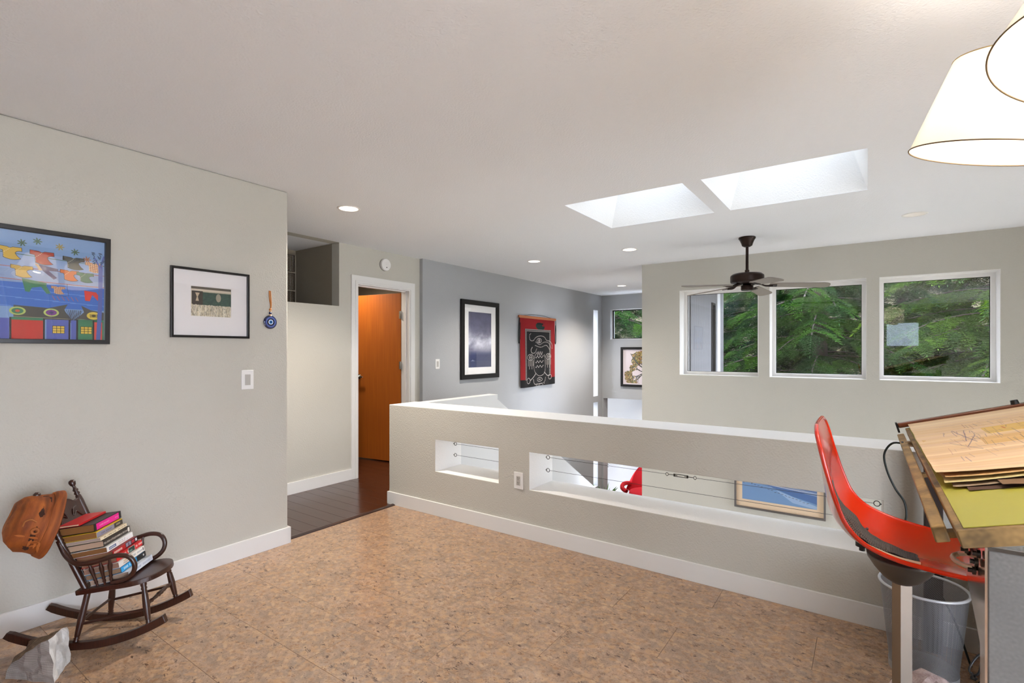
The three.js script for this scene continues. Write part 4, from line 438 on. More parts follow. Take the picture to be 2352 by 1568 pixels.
// ---------------------------------------------------------------- hat hung on the near back post
{
  const skin = (() => { const a = hexRGB(0x6a2c0c), b = hexRGB(0xb8661c), c = hexRGB(0x3c1708); return dataTex(512, 512, (u, v) => { let n = 0.5 + 0.5 * tn(u, v, 5, 2) + 0.3 * tn(u, v, 14, 4) + 0.2 * tn(u, v, 50, 6); const d = Math.max(0, tn(u, v, 7, 12)) * 1.2; return mixc(mixc(a, b, Math.max(0, Math.min(1, n))), c, Math.min(0.8, d)); }, true); })();
  const hm = phys(0xffffff, 0.75, { map: skin, sheen: 0.5, sheenColor: new THREE.Color(0xd07828), sheenRoughness: 0.6 });
  const g = thing('hat', 'orange-brown leather hat with leaf trim hung on the rocking chair post', 'hat', [-3.03, 0.566, -0.648]);
  // local frame: crown axis points +Y, then laid over so that the crown points away from the chair
  const toCam = V(0.957, 0.24, 0.16).normalize(), ax = V(-0.19, 0, 0.98).multiplyScalar(0.95).add(V(0, 0.27, 0)).addScaledVector(toCam, 0.12).normalize();
  const yv = ax, xv = V(0, 1, 0).addScaledVector(ax, -ax.y).normalize(), zv = new THREE.Vector3().crossVectors(xv, yv), mb = new THREE.Matrix4().makeBasis(zv.clone().negate(), yv, xv); const put = (geo) => geo.scale(0.98, 0.86, 0.92).applyMatrix4(mb);
  const prof = [[0.0001, 0.142], [0.04, 0.141], [0.075, 0.13], [0.098, 0.105], [0.108, 0.075], [0.113, 0.045], [0.117, 0.02], [0.122, 0.006]];
  const wob = (geo, k = 1) => { const p = geo.attributes.position; for (let i = 0; i < p.count; i++) { const x = p.getX(i), y = p.getY(i), z = p.getZ(i); const n = IN.noise(x * 14, y * 14, z * 14 + 3) * 0.012 * k + IN.noise(x * 34, y * 34, z * 34) * 0.004 * k, r = Math.hypot(x, z) || 1; p.setXYZ(i, x * (1 + n / r * 0.8) * 0.92, y + n * 0.7, z * (1 + n / r * 0.8) * 1.18); } geo.computeVertexNormals(); return geo; };
  mesh('crown', put(wob(lathe(prof, 60))), hm, g);
  mesh('brim', put(wob(lathe([[0.12, 0.008], [0.127, 0.004], [0.133, -0.012], [0.137, -0.034], [0.135, -0.038], [0.131, -0.03], [0.122, -0.004], [0.118, 0.004]], 60), 0.6)), hm, g);
  mesh('lining', put(wob(lathe([[0.0001, 0.136], [0.07, 0.126], [0.1, 0.09], [0.114, 0.03], [0.12, 0.0]], 40))), std(0x3a1d0e, 0.9), g);
  const leafS = new THREE.Shape(); leafS.moveTo(0, 0); leafS.quadraticCurveTo(0.009, 0.012, 0, 0.034); leafS.quadraticCurveTo(-0.009, 0.012, 0, 0); const lg = extrude(leafS, 0.0012, 0.0005); const lm = std(0xa85a1e, 0.7); const trim = new THREE.Group(); trim.name = 'leaf_trim'; g.add(trim);
  // the trim sits on the side of the crown that faces the camera, below the middle
  const crown = g.children[0].geometry, cp = crown.attributes.position, cn = crown.attributes.normal; crown.computeVertexNormals();
  const spot = (h, dy) => { const want = ax.clone().multiplyScalar(h).addScaledVector(toCam, 0.13).add(V(0, dy, 0)); let best = 0, bd = 9; for (let i = 0; i < cp.count; i++) { const q = want.distanceTo(V(cp.getX(i), cp.getY(i), cp.getZ(i))); if (q < bd) { bd = q; best = i; } } let n = V(cn.getX(best), cn.getY(best), cn.getZ(best)); if (n.dot(toCam) < 0) n.negate(); return [V(cp.getX(best), cp.getY(best), cp.getZ(best)), n]; };
  const lay = (geo, h, dy, turn) => { const [p, n] = spot(h, dy); const u = V(0, 1, 0).addScaledVector(n, -n.y).normalize(), r = new THREE.Vector3().crossVectors(u, n); return geo.rotateZ(turn).applyMatrix4(new THREE.Matrix4().makeBasis(r, u, n)).translate(p.x + n.x * 0.004, p.y + n.y * 0.004, p.z + n.z * 0.004); };
  for (let k = 0; k < 9; k++) mesh('leaf', lay(lg.clone(), 0.055 - 0.006 * k, -0.075 - 0.004 * k, 1.9 + (k % 2 ? 0.7 : -0.7) + k * 0.05), lm, trim);
  mesh('rosette', lay(new THREE.TorusGeometry(0.011, 0.0055, 8, 18), 0.035, -0.05, 0), std(0x9a5420, 0.7), trim); mesh('loop', lay(tube([[-0.02, 0, 0], [-0.008, 0.018, 0.006], [0.01, 0.018, 0.006], [0.024, 0, 0]], 0.0035, 20, 6), 0.045, -0.005, 0.2), std(0xa4602a, 0.7), trim);
}
// ---------------------------------------------------------------- split log, red cushion at the left edge
{
  const wn = (g0, amp, f, s) => { const g = g0, p = g.attributes.position; for (let i = 0; i < p.count; i++) { const x = p.getX(i), y = p.getY(i), z = p.getZ(i); p.setXYZ(i, x + amp * IN.noise(x * f + s, y * f, z * f), y + (y > 0.01 ? amp * IN.noise(x * f, y * f + s, z * f) : 0), z + amp * IN.noise(x * f, y * f, z * f + s)); } g.computeVertexNormals(); return g; };
  const A = [-2.85, 0.142, -0.69], Bt = [-2.74, 0.165, -0.60], C = [-2.83, 0, -0.69], D = [-2.68, 0, -0.605], E = [-2.885, 0, -0.50], F = [-2.885, 0.055, -0.515], Gf = [-3.02, 0.06, -0.60], Gb = [-3.02, 0, -0.59];
  const face = (a, b, c, d, n) => { const v = [], P = (s, t) => { const L = (p, q, k) => p.map((x, i) => x + (q[i] - x) * k); return L(L(a, b, s), L(d, c, s), t); }; for (let i = 0; i < n; i++) for (let j = 0; j < n; j++) { const p = [P(i / n, j / n), P((i + 1) / n, j / n), P((i + 1) / n, (j + 1) / n), P(i / n, (j + 1) / n)]; for (const k of [0, 1, 2, 0, 2, 3]) v.push(V(...p[k])); } const g = new THREE.BufferGeometry().setFromPoints(v); g.computeVertexNormals(); return worldUV(g); };
  const g = thing('log_block', 'pale weathered split log chunk on the floor in front of the rocking chair', 'log', [-2.84, 0, -0.6]); const o = (geo) => wn(geo.translate(2.84, 0, 0.6), 0.012, 22, 3);
  const saw = dataTex(256, 256, (u, v) => { const k = 0.55 + 0.16 * Math.sin(u * 190) * 0.6 + 0.12 * Math.sin(v * 150) + 0.4 * tn(u, v, 6, 3); return mixc(hexRGB(0x6e6660), hexRGB(0xa39c95), Math.max(0, Math.min(1, k))); }, true, [6, 6]); const pale = dataTex(256, 256, (u, v) => { const k = 0.5 + 0.5 * tn(u, v, 8, 5) + 0.3 * tn(u, v, 40, 2); return mixc(hexRGB(0xbdbab5), hexRGB(0xe6e3de), Math.max(0, Math.min(1, k))); }, true, [6, 6]); const bark = dataTex(256, 256, (u, v) => { const k = 0.5 + 0.7 * tn(u, v * 1, 14, 5) + 0.3 * tn(u, v, 50, 2); return mixc(hexRGB(0x54402f), hexRGB(0xa08c74), Math.max(0, Math.min(1, k))); }, true, [5, 5]);
  const ds = { side: THREE.DoubleSide };
  mesh('sawn_side', o(face(F, Bt, D, E, 10)), std(0xffffff, 0.95, { map: saw, ...ds }), g); mesh('cut_end', o(face(Bt, A, C, D, 10)), std(0xffffff, 0.95, { map: pale, ...ds }), g); mesh('bark_top', o(face(F, Gf, A, Bt, 10)), std(0xffffff, 0.95, { map: bark, ...ds }), g); mesh('back_side', o(face(Gf, A, C, Gb, 8)), std(0xffffff, 0.95, { map: saw, ...ds }), g); mesh('thin_end', o(face(F, Gf, Gb, E, 6)), std(0xffffff, 0.95, { map: saw, ...ds }), g);
  const r = thing('red_cushion', 'edge of a red fabric floor cushion leaning at the left edge', 'cushion', [-2.83, 0, -0.245]); const cg = new THREE.SphereGeometry(1, 40, 28); { const p = cg.attributes.position; for (let i = 0; i < p.count; i++) { const f = (v, e) => Math.sign(v) * Math.abs(v) ** e; p.setXYZ(i, f(p.getX(i), 0.5) * 0.1, f(p.getY(i), 0.6) * 0.19 + 0.19, f(p.getZ(i), 0.45) * (0.20 - 0.03 * p.getY(i))); } cg.computeVertexNormals(); } mesh('cover', cg, std(0xb01020, 0.85), r); mesh('piping', tube([[0, 0.03, -0.21], [0, 0.16, -0.218], [0, 0.3, -0.2], [0, 0.372, -0.1], [0, 0.374, 0.1]], 0.006, 40, 6), std(0x8d0c19, 0.85), r);
}

// ---------------------------------------------------------------- red shell chair on a post
const shellAt = (() => { // (u along the profile from back top to seat front, v across -1..1) -> point in the chair's frame
  const prof = new THREE.CatmullRomCurve3([[-0.216, 1.108], [-0.205, 1.07], [-0.185, 0.99], [-0.16, 0.905], [-0.134, 0.842], [-0.095, 0.80], [-0.03, 0.772], [0.05, 0.757], [0.12, 0.749], [0.18, 0.742], [0.205, 0.73]].map((p) => V(p[0], p[1], 0)), false, 'centripetal');
  const dip = new THREE.CatmullRomCurve3([[0, 0.003], [0.12, 0.016], [0.3, 0.034], [0.45, 0.046], [0.6, 0.04], [0.75, 0.03], [0.9, 0.016], [1, 0.004]].map((p) => V(p[0], p[1], 0)));
  const hw = (u) => { const base = 0.196 + 0.03 * Math.sin(Math.PI * Math.min(1, u * 1.15)) ; const top = Math.sqrt(Math.max(0, 1 - Math.pow(1 - Math.min(1, u / 0.12), 2.6))); const fr = Math.sqrt(Math.max(0, 1 - Math.pow(Math.max(0, (u - 0.90) / 0.10), 2.6))); return base * (0.62 + 0.38 * top) * (0.72 + 0.28 * fr); };
  return (u, v) => { const p = prof.getPointAt(u), t = prof.getTangentAt(u), n = V(t.y, -t.x, 0).multiplyScalar(1); if (n.y > 0 && u > 0.5) n.negate(); const nn = V(t.y, -t.x, 0); const d = dip.getPoint(u).y * (1 - Math.pow(Math.abs(v), 2.0)); return { p: V(p.x + nn.x * d, p.y + nn.y * d, hw(u) * v), n: nn }; };
})();
{
  const red = phys(0xdc2a08, 0.22, { clearcoat: 0.8, clearcoatRoughness: 0.12 });
  const g = thing('shell_chair', 'orange-red moulded shell chair on a steel post, pulled up to the drafting table', 'chair', [0.088, 0, -1.95]);
  const surf = (off, nu = 60, nv = 36) => { const v = [], idx = [], uv = []; for (let i = 0; i <= nu; i++) for (let j = 0; j <= nv; j++) { const { p, n } = shellAt(i / nu, j / nv * 2 - 1); v.push(p.x + n.x * off, p.y + n.y * off, p.z); uv.push(i / nu, j / nv); } for (let i = 0; i < nu; i++) for (let j = 0; j < nv; j++) { const a = i * (nv + 1) + j, b = a + 1, c = a + nv + 1, d = c + 1; if (off < 0) idx.push(a, b, c, b, d, c); else idx.push(a, c, b, b, c, d); } const q = new THREE.BufferGeometry(); q.setAttribute('position', new THREE.Float32BufferAttribute(v, 3)); q.setAttribute('uv', new THREE.Float32BufferAttribute(uv, 2)); q.setIndex(idx); q.computeVertexNormals(); return q; };
  red.side = THREE.DoubleSide;
  const sh = mesh('shell', merge([surf(-0.0025), surf(0.0035)]), red, g);
  const rim = []; for (let k = 0; k <= 40; k++) rim.push(shellAt(k / 40, 1).p); for (let k = 1; k < 16; k++) rim.push(shellAt(1, 1 - 2 * k / 16).p); for (let k = 0; k <= 40; k++) rim.push(shellAt(1 - k / 40, -1).p); for (let k = 1; k < 16; k++) rim.push(shellAt(0, -1 + 2 * k / 16).p);
  mesh('rolled_edge', new THREE.TubeGeometry(new THREE.CatmullRomCurve3(rim, true), 240, 0.0065, 8, true), red, sh);
  mesh('mounting_hub', lathe([[0.0001, 0.632], [0.03, 0.634], [0.05, 0.648], [0.07, 0.672], [0.088, 0.7], [0.09, 0.716], [0.0001, 0.716]], 32), std(0x6a6660, 0.5, { metalness: 0.7 }), g);
  for (const [x, z] of [[-0.1, 0.075], [-0.1, -0.075], [0.09, 0.075], [0.09, -0.075]]) mesh('shock_mount', merge([cyl(0.017, 0.017, 0.014, 16).translate(x, x < 0 ? 0.752 : 0.722, z), cyl(0.008, 0.008, 0.016, 10).translate(x, x < 0 ? 0.74 : 0.71, z)]), M.black, g);
  const post = poly([[-0.0165, -0.0165], [0.0165, -0.0165], [0.0165, 0.0165], [-0.0165, 0.0165]]); mesh('post', extrude(post, 0.62, 0.001).rotateX(-Math.PI / 2).rotateY(0.62).translate(0, 0.02, 0), std(0x8f857a, 0.28, { metalness: 1 }), g);
  mesh('foot', merge([lathe([[0.0001, 0.028], [0.03, 0.026], [0.12, 0.016], [0.19, 0.008], [0.195, 0], [0.0001, 0]], 40)]), M.darkSteel, g);
}
{ // knitted pad draped over the seat and back
  const knit = dataTex(256, 256, (u, v) => { const a = Math.abs(Math.sin(u * Math.PI * 16 + Math.sin(v * Math.PI * 32) * 0.9)), b = Math.abs(Math.sin(v * Math.PI * 16)); const k = 0.35 + 0.65 * a * (0.4 + 0.6 * b); return [k, k, k]; }, false, [3, 3]);
  const kc = (() => { const a = hexRGB(0x3c3733), b = hexRGB(0x8d7f72), c = hexRGB(0x77604f); const r = rng(9); return dataTex(256, 256, (u, v) => { const s = Math.abs(Math.sin(u * Math.PI * 16 + Math.sin(v * Math.PI * 32) * 0.9)) * (0.4 + 0.6 * Math.abs(Math.sin(v * Math.PI * 16))); return mixc(mixc(a, b, Math.min(1, s * 0.9 + (r() - 0.5) * 0.3)), c, Math.max(0, tn(u, v, 9, 2))); }, true, [3, 3]); })();
  const v = [], idx = [], uv = [], nu = 70, nv = 40; const U = (s) => 0.31 + 0.42 * s, lift = (s, t) => 0.012 + (0.016 + 0.024 * Math.exp(-Math.pow((s - 0.32) / 0.22, 2))) * Math.pow(Math.sin(Math.PI * s), 0.6) * Math.pow(Math.sin(Math.PI * Math.min(1, Math.max(0, t))), 0.5) + 0.006 * IN.noise(s * 7, t * 5, 2);
  const vv = (s, t) => { const lo = -0.35 + 0.68 * Math.pow(s, 1.1), hi = 0.80 - 0.06 * s + 0.03 * IN.noise(s * 9, 1, 1); return lo + (hi - lo) * t; };
  for (const side of [1, -1]) { const base = v.length / 3; for (let i = 0; i <= nu; i++) for (let j = 0; j <= nv; j++) { const s = i / nu, t = j / nv, { p, n } = shellAt(U(s), vv(s, t)); const l = side > 0 ? lift(s, t) : 0.004; v.push(p.x - n.x * l, p.y - n.y * l, p.z); uv.push(s, t * 0.6); } for (let i = 0; i < nu; i++) for (let j = 0; j < nv; j++) { const a = base + i * (nv + 1) + j, b = a + 1, c = a + nv + 1, d = c + 1; if (side > 0) idx.push(a, b, c, b, d, c); else idx.push(a, c, b, b, c, d); } }
  const q = new THREE.BufferGeometry(); q.setAttribute('position', new THREE.Float32BufferAttribute(v, 3)); q.setAttribute('uv', new THREE.Float32BufferAttribute(uv, 2)); q.setIndex(idx); q.computeVertexNormals();
  const g = thing('seat_pad', 'grey-brown knitted pad lying in the seat of the red shell chair', 'seat pad', [0.088, 0, -1.95]); mesh('knitted_cover', q, std(0xffffff, 1, { map: kc, bumpMap: knit, bumpScale: 0.006, side: THREE.DoubleSide }), g);
  const tr = []; for (let k = 0; k <= 40; k++) { const s = k / 40, { p, n } = shellAt(U(s), vv(s, 1) + 0.012); tr.push([p.x - n.x * 0.006, p.y - n.y * 0.006, p.z]); } mesh('felt_edging', tube(tr, 0.004, 80, 6), std(0xd8b58e, 0.9), g);
}
// ---------------------------------------------------------------- drafting table
const BT = THREE.MathUtils.degToRad(16), BO = V(0.142, 0.99, -1.30);               // lower near corner of the board, tilt
const onBoard = (u, w, lift = 0) => V(BO.x + u * Math.cos(BT) - lift * Math.sin(BT), BO.y + u * Math.sin(BT) + lift * Math.cos(BT), BO.z - w);
const boardGeo = (geo) => geo.rotateZ(BT).translate(BO.x, BO.y, BO.z);              // local: x up the slope, y out of the board, z towards the camera
const BW = 0.92, BL = 1.60;
{
  const birch = streak(0x9c7238, 0xd0a868, 15, [3, 1]), worn = dataTex(512, 256, (u, v) => { const k = 0.5 + 0.7 * tn(u, v, 6, 2) + 0.3 * tn(u, v, 40, 3); return mixc(hexRGB(0x6b5534), hexRGB(0xc29a5c), Math.max(0, Math.min(1, k))); }, true, [2.5, 2.5]);
  const g = thing('drafting_table', 'old wooden drafting table with a tilted board covered in drawings', 'table', [0.62, 0, -2.1]); const inv = (geo) => geo.translate(-0.62, 0, 2.1);
  const wm = std(0xffffff, 0.55, { map: worn }), bm = std(0xffffff, 0.5, { map: birch });
  mesh('board', inv(boardGeo(worldUV(rbox(BW, 0.034, BL, 0.003, BW / 2, -0.017, -BL / 2)))), wm, g);
  mesh('board_cover', inv(boardGeo(rbox(BW - 0.022, 0.002, BL - 0.03, 0.001, BW / 2 + 0.002, 0.001, -BL / 2))), std(0xbab347, 0.4), g);
  mesh('edge_rail', inv(boardGeo(worldUV(rbox(0.026, 0.034, 1.47, 0.004, -0.024, -0.034, -0.10 - 0.735)))), wm, g);
  for (const w of [0.16, 0.8, 1.45]) mesh('rail_bracket', inv(boardGeo(box(0.05, 0.012, 0.03, -0.01, -0.05, -w))), wm, g);
  mesh('straightedge_rail', inv(boardGeo(rbox(BW + 0.02, 0.022, 0.03, 0.005, BW / 2 - 0.012, 0.018, -BL + 0.01))), phys(0x7a3d1e, 0.3, { clearcoat: 0.5 }), g);
  mesh('rail_end_cap', inv(boardGeo(rbox(0.008, 0.045, 0.034, 0.002, -0.026, 0.01, -BL + 0.01))), M.black, g);
  mesh('knob', inv(boardGeo(merge([cyl(0.012, 0.014, 0.016, 16).translate(0.38, 0.037, -BL + 0.01), cyl(0.005, 0.005, 0.02, 8).translate(0.38, 0.03, -BL + 0.01)]))), M.black, g);
  mesh('under_rail', inv(boardGeo(worldUV(rbox(0.72, 0.05, 0.03, 0.003, 0.52, -0.06, -0.16)))), std(0xa0602c, 0.5), g); mesh('under_rail', inv(boardGeo(worldUV(rbox(0.72, 0.05, 0.03, 0.003, 0.52, -0.06, -1.45)))), std(0xa0602c, 0.5), g);
  mesh('leg', inv(rbox(0.065, 0.92, 0.05, 0.004, 0.243, 0.46, -2.93)), std(0x2a1c16, 0.5), g); mesh('leg', inv(rbox(0.065, 1.05, 0.05, 0.004, 0.9, 0.525, -2.93)), std(0x2a1c16, 0.5), g);
  // grey steel pedestal at the near end, with its bright side plate
  const steelTex = dataTex(256, 256, (u, v) => { const k = 0.47 + 0.05 * tn(u, v, 5, 3) + 0.06 * tn(u, v, 90, 4); return [k, k * 0.99, k * 0.97]; }, true, [2, 2]);
  mesh('pedestal_panel', inv(worldUV(rbox(0.85, 0.945, 0.03, 0.003, 0.196 + 0.425, 0.4725, -1.375))), std(0xffffff, 0.5, { map: steelTex }), g);
  const pl = poly([[1.362, 0], [1.415, 0], [1.415, 0.735], [1.665, 0.85], [1.665, 0.972], [1.362, 0.972]]); mesh('side_plate', inv(extrude(pl, 0.004).rotateY(Math.PI / 2).translate(0.192, 0, 0)), std(0xd8cfc8, 0.16, { metalness: 1 }), g);
  const st = mesh('strap_handle', inv(tube([[0.192, 0.874, -1.558], [0.178, 0.862, -1.582], [0.167, 0.858, -1.572], [0.166, 0.861, -1.53], [0.178, 0.869, -1.48], [0.192, 0.876, -1.455]], 0.0055, 40, 8).scale(1, 1, 1)), std(0xc9b9a2, 0.35, { metalness: 0.7 }), g); void st;
  for (const [y, z] of [[0.884, -1.55], [0.872, -1.448], [0.915, -1.49], [0.90, -1.42], [0.925, -1.395]]) mesh('bolt', inv(merge([cyl(0.0085, 0.0085, 0.006, 6).rotateZ(Math.PI / 2).translate(0.187, y, z), cyl(0.005, 0.005, 0.012, 10).rotateZ(Math.PI / 2).translate(0.183, y, z)])), M.darkSteel, g);
}
// sheets of drawings on the board, from the bottom of the pile up
{
  const sheet = (name, label, u0, u1, w0, w1, lift, mat, seed, curl = 0, ragged = 0.004) => { const v = [], idx = [], uv = [], nu = 50, nw = 60; for (let i = 0; i <= nu; i++) for (let j = 0; j <= nw; j++) { const s = i / nu, t = j / nw; const edgeN = w0 + ragged * 2 * IN.noise(s * 7, seed, 0) + ragged * IN.noise(s * 23, seed, 1), edgeU = u0 + ragged * IN.noise(t * 9, seed, 3); const c = curl * Math.pow(Math.max(0, 1 - t * 5), 2) * (0.35 + 0.9 * Math.pow(Math.max(0, 1 - s * 3.2), 1.5)); const l = lift + 0.0012 * IN.noise(s * 5, t * 6, seed) + 0.0012 + c + 0.0035 * Math.pow(Math.max(0, 1 - s * 9), 2) * (0.5 + IN.noise(t * 8, seed, 4)); const p = onBoard(edgeU + (u1 - edgeU) * s, edgeN + (w1 - edgeN) * t - c * 0.25, l); v.push(p.x - 0.62, p.y - 1.1, p.z + 2.1); uv.push(s, t); }
    for (let i = 0; i < nu; i++) for (let j = 0; j < nw; j++) { const a = i * (nw + 1) + j, b = a + 1, c = a + nw + 1, d = c + 1; idx.push(a, c, b, b, c, d); } const q = new THREE.BufferGeometry(); q.setAttribute('position', new THREE.Float32BufferAttribute(v, 3)); q.setAttribute('uv', new THREE.Float32BufferAttribute(uv, 2)); q.setIndex(idx); q.computeVertexNormals(); const m = mesh(numbered(name), q, mat, scene); m.position.set(0.62, 1.1, -2.1); return tag(m, label, 'paper', 'drawings on the drafting table'); };
  const P = (c) => phys(c, 0.85, { side: THREE.DoubleSide });
  const drawT = canvasTex(1024, 1024, (x, w, h) => { x.fillStyle = '#e9c89d'; x.fillRect(0, 0, w, h); const r = rng(31); for (let k = 0; k < 46; k++) { x.fillStyle = ['rgba(255,232,200,0.25)', 'rgba(214,172,122,0.22)', 'rgba(226,190,170,0.2)'][k % 3]; const yy = r() * h; x.fillRect(0, yy, w, 8 + r() * 40); }
    // plan sketch: x runs up the slope, y (flipped) from near to far end
    x.save(); x.translate(70, 420); x.fillStyle = 'rgba(222,178,70,0.55)'; x.fillRect(150, -60, 190, 130); x.fillStyle = 'rgba(214,160,70,0.4)'; x.fillRect(110, 120, 220, 120); x.strokeStyle = '#5c4a78'; x.lineWidth = 2.2; for (let k = 0; k < 260; k++) { const a = r() * 560, b = -220 + r() * 600; x.globalAlpha = 0.15 + r() * 0.35; x.strokeStyle = ['#4b3f6e', '#6a4f7c', '#5a4a54', '#8a4a5c'][k % 4]; x.lineWidth = 1 + r() * 2; x.beginPath(); if (k % 3) { x.moveTo(a, b); x.lineTo(a + (r() - 0.5) * 14, b + 30 + r() * 90); } else { x.moveTo(a, b); x.lineTo(a + 30 + r() * 110, b + (r() - 0.5) * 14); } x.stroke(); } x.globalAlpha = 0.45; x.strokeStyle = '#463a68'; x.lineWidth = 3; for (const [a, b, c, d] of [[60, -90, 96, 180], [96, -60, 70, 150], [110, 60, 60, 240], [20, 150, 90, 300], [350, -110, 360, 200], [380, -60, 372, 160]]) { x.beginPath(); x.moveTo(a, b); x.lineTo(c, d); x.stroke(); } x.strokeStyle = '#b52a2a'; x.lineWidth = 6; for (const [a, b, c, d] of [[210, -30, 214, 8], [300, 150, 330, 152], [430, 40, 470, 64], [250, 60, 280, 62]]) { x.beginPath(); x.moveTo(a, b); x.lineTo(c, d); x.stroke(); } x.restore(); });
  const top = P(0xffffff); top.map = drawT; top.color.set(0xffffff);
  const L = ['dark brown sheet at the very bottom of the drawing pile', 'torn brown sheet with a curled edge under the drawings', 'folded grey-brown sheet poking out of the pile', 'yellow sheet with a torn edge near the cutting mat', 'pale yellow sheet under the top drawings', 'cream sheet just below the top drawing', 'large cream sheet with a coloured plan sketch on top of the pile'];
  sheet('drawing_sheet', L[0], 0.06, 0.80, 0.295, 1.50, 0.0022, P(0x5a4030), 1, 0.0, 0.003); sheet('drawing_sheet', L[1], 0.12, 0.86, 0.285, 1.46, 0.004, P(0x8a6a4c), 2, 0.006, 0.008); sheet('drawing_sheet', L[2], 0.035, 0.7, 0.33, 1.5, 0.0065, P(0xb09a80), 3, 0.0, 0.006); sheet('drawing_sheet', L[3], 0.20, 0.9, 0.262, 1.5, 0.0095, P(0xd8bc6a), 4, 0.0, 0.014); sheet('drawing_sheet', L[4], 0.022, 0.9, 0.345, 1.52, 0.012, P(0xe0cf94), 5, 0.002, 0.005); sheet('drawing_sheet', L[5], 0.028, 0.9, 0.365, 1.54, 0.0145, P(0xdfb67c), 6, 0.008, 0.004); sheet('drawing_sheet', L[6], 0.014, 0.9, 0.385, 1.56, 0.0175, top, 7, 0.014, 0.003);
}
// ---------------------------------------------------------------- bin, stone, cables and boxes by the parapet
{
  const g = thing('waste_bin', 'silver wire-mesh waste bin under the drafting table', 'bin', [0.192, 0, -2.715]); const hB = 0.36, r0 = 0.114, r1 = 0.147, wires = []; const n = 150; const wm = std(0x8f9092, 0.45, { metalness: 0.5 });
  for (let d = -1; d <= 1; d += 2) for (let k = 0; k < n; k++) { const pos = [], idx = [], seg = 12, hw = 0.0008, a0 = k / n * Math.PI * 2; for (let i = 0; i <= seg; i++) { const t = i / seg, a = a0 + d * t * 1.75, r = r0 + (r1 - r0) * t, y = 0.028 + (hB - 0.03) * t; const da = hw / r * 1.25; pos.push(r * Math.cos(a - da), y, r * Math.sin(a - da), r * Math.cos(a + da), y, r * Math.sin(a + da)); if (i) { const q = 2 * (i - 1); idx.push(q, q + 2, q + 1, q + 1, q + 2, q + 3); } } const b = new THREE.BufferGeometry(); b.setAttribute('position', new THREE.Float32BufferAttribute(pos, 3)); b.setIndex(idx); b.computeVertexNormals(); wires.push(b); }
  wm.side = THREE.DoubleSide; const w = mesh('mesh_wall', merge(wires), wm, g); w.userData.kind = 'stuff';
  mesh('rim', new THREE.TorusGeometry(r1 + 0.001, 0.0055, 10, 64).rotateX(Math.PI / 2).translate(0, hB, 0), std(0xc9cacb, 0.35, { metalness: 0.3 }), g);
  mesh('base', lathe([[0.0001, 0.004], [r0 - 0.004, 0.004], [r0 - 0.002, 0], [r0 + 0.002, 0], [r0 + 0.003, 0.03], [r0, 0.03], [r0 - 0.001, 0.006], [0.0001, 0.006]], 48), std(0xa9aaab, 0.4, { metalness: 0.4 }), g);
}
{
  const rg = new THREE.IcosahedronGeometry(0.115, 5), p = rg.attributes.position; for (let i = 0; i < p.count; i++) { const v = V(p.getX(i), p.getY(i), p.getZ(i)); const d = 1 + 0.28 * IN.noise(v.x * 9, v.y * 9, v.z * 9 + 2) + 0.09 * IN.noise(v.x * 30, v.y * 30, v.z * 30) + 0.03 * IN.noise(v.x * 90, v.y * 90, v.z * 90); v.multiplyScalar(d); v.y = Math.max(-0.068, v.y * 0.92); p.setXYZ(i, v.x, v.y + 0.068, v.z); } rg.computeVertexNormals();
  const gr = dataTex(256, 256, (u, v) => { const k = 0.5 + 0.5 * tn(u, v, 12, 2) + 0.4 * tn(u, v, 60, 4); return mixc(hexRGB(0x9a827c), hexRGB(0xd8c6c0), Math.max(0, Math.min(1, k))); }, true, [3, 3]);
  const m = single('rock', worldUV(rg), std(0xffffff, 0.95, { map: gr }), 'rough pinkish granite rock on the floor before the waste bin', 'rock'); m.position.set(0.178, 0, -2.33);
}
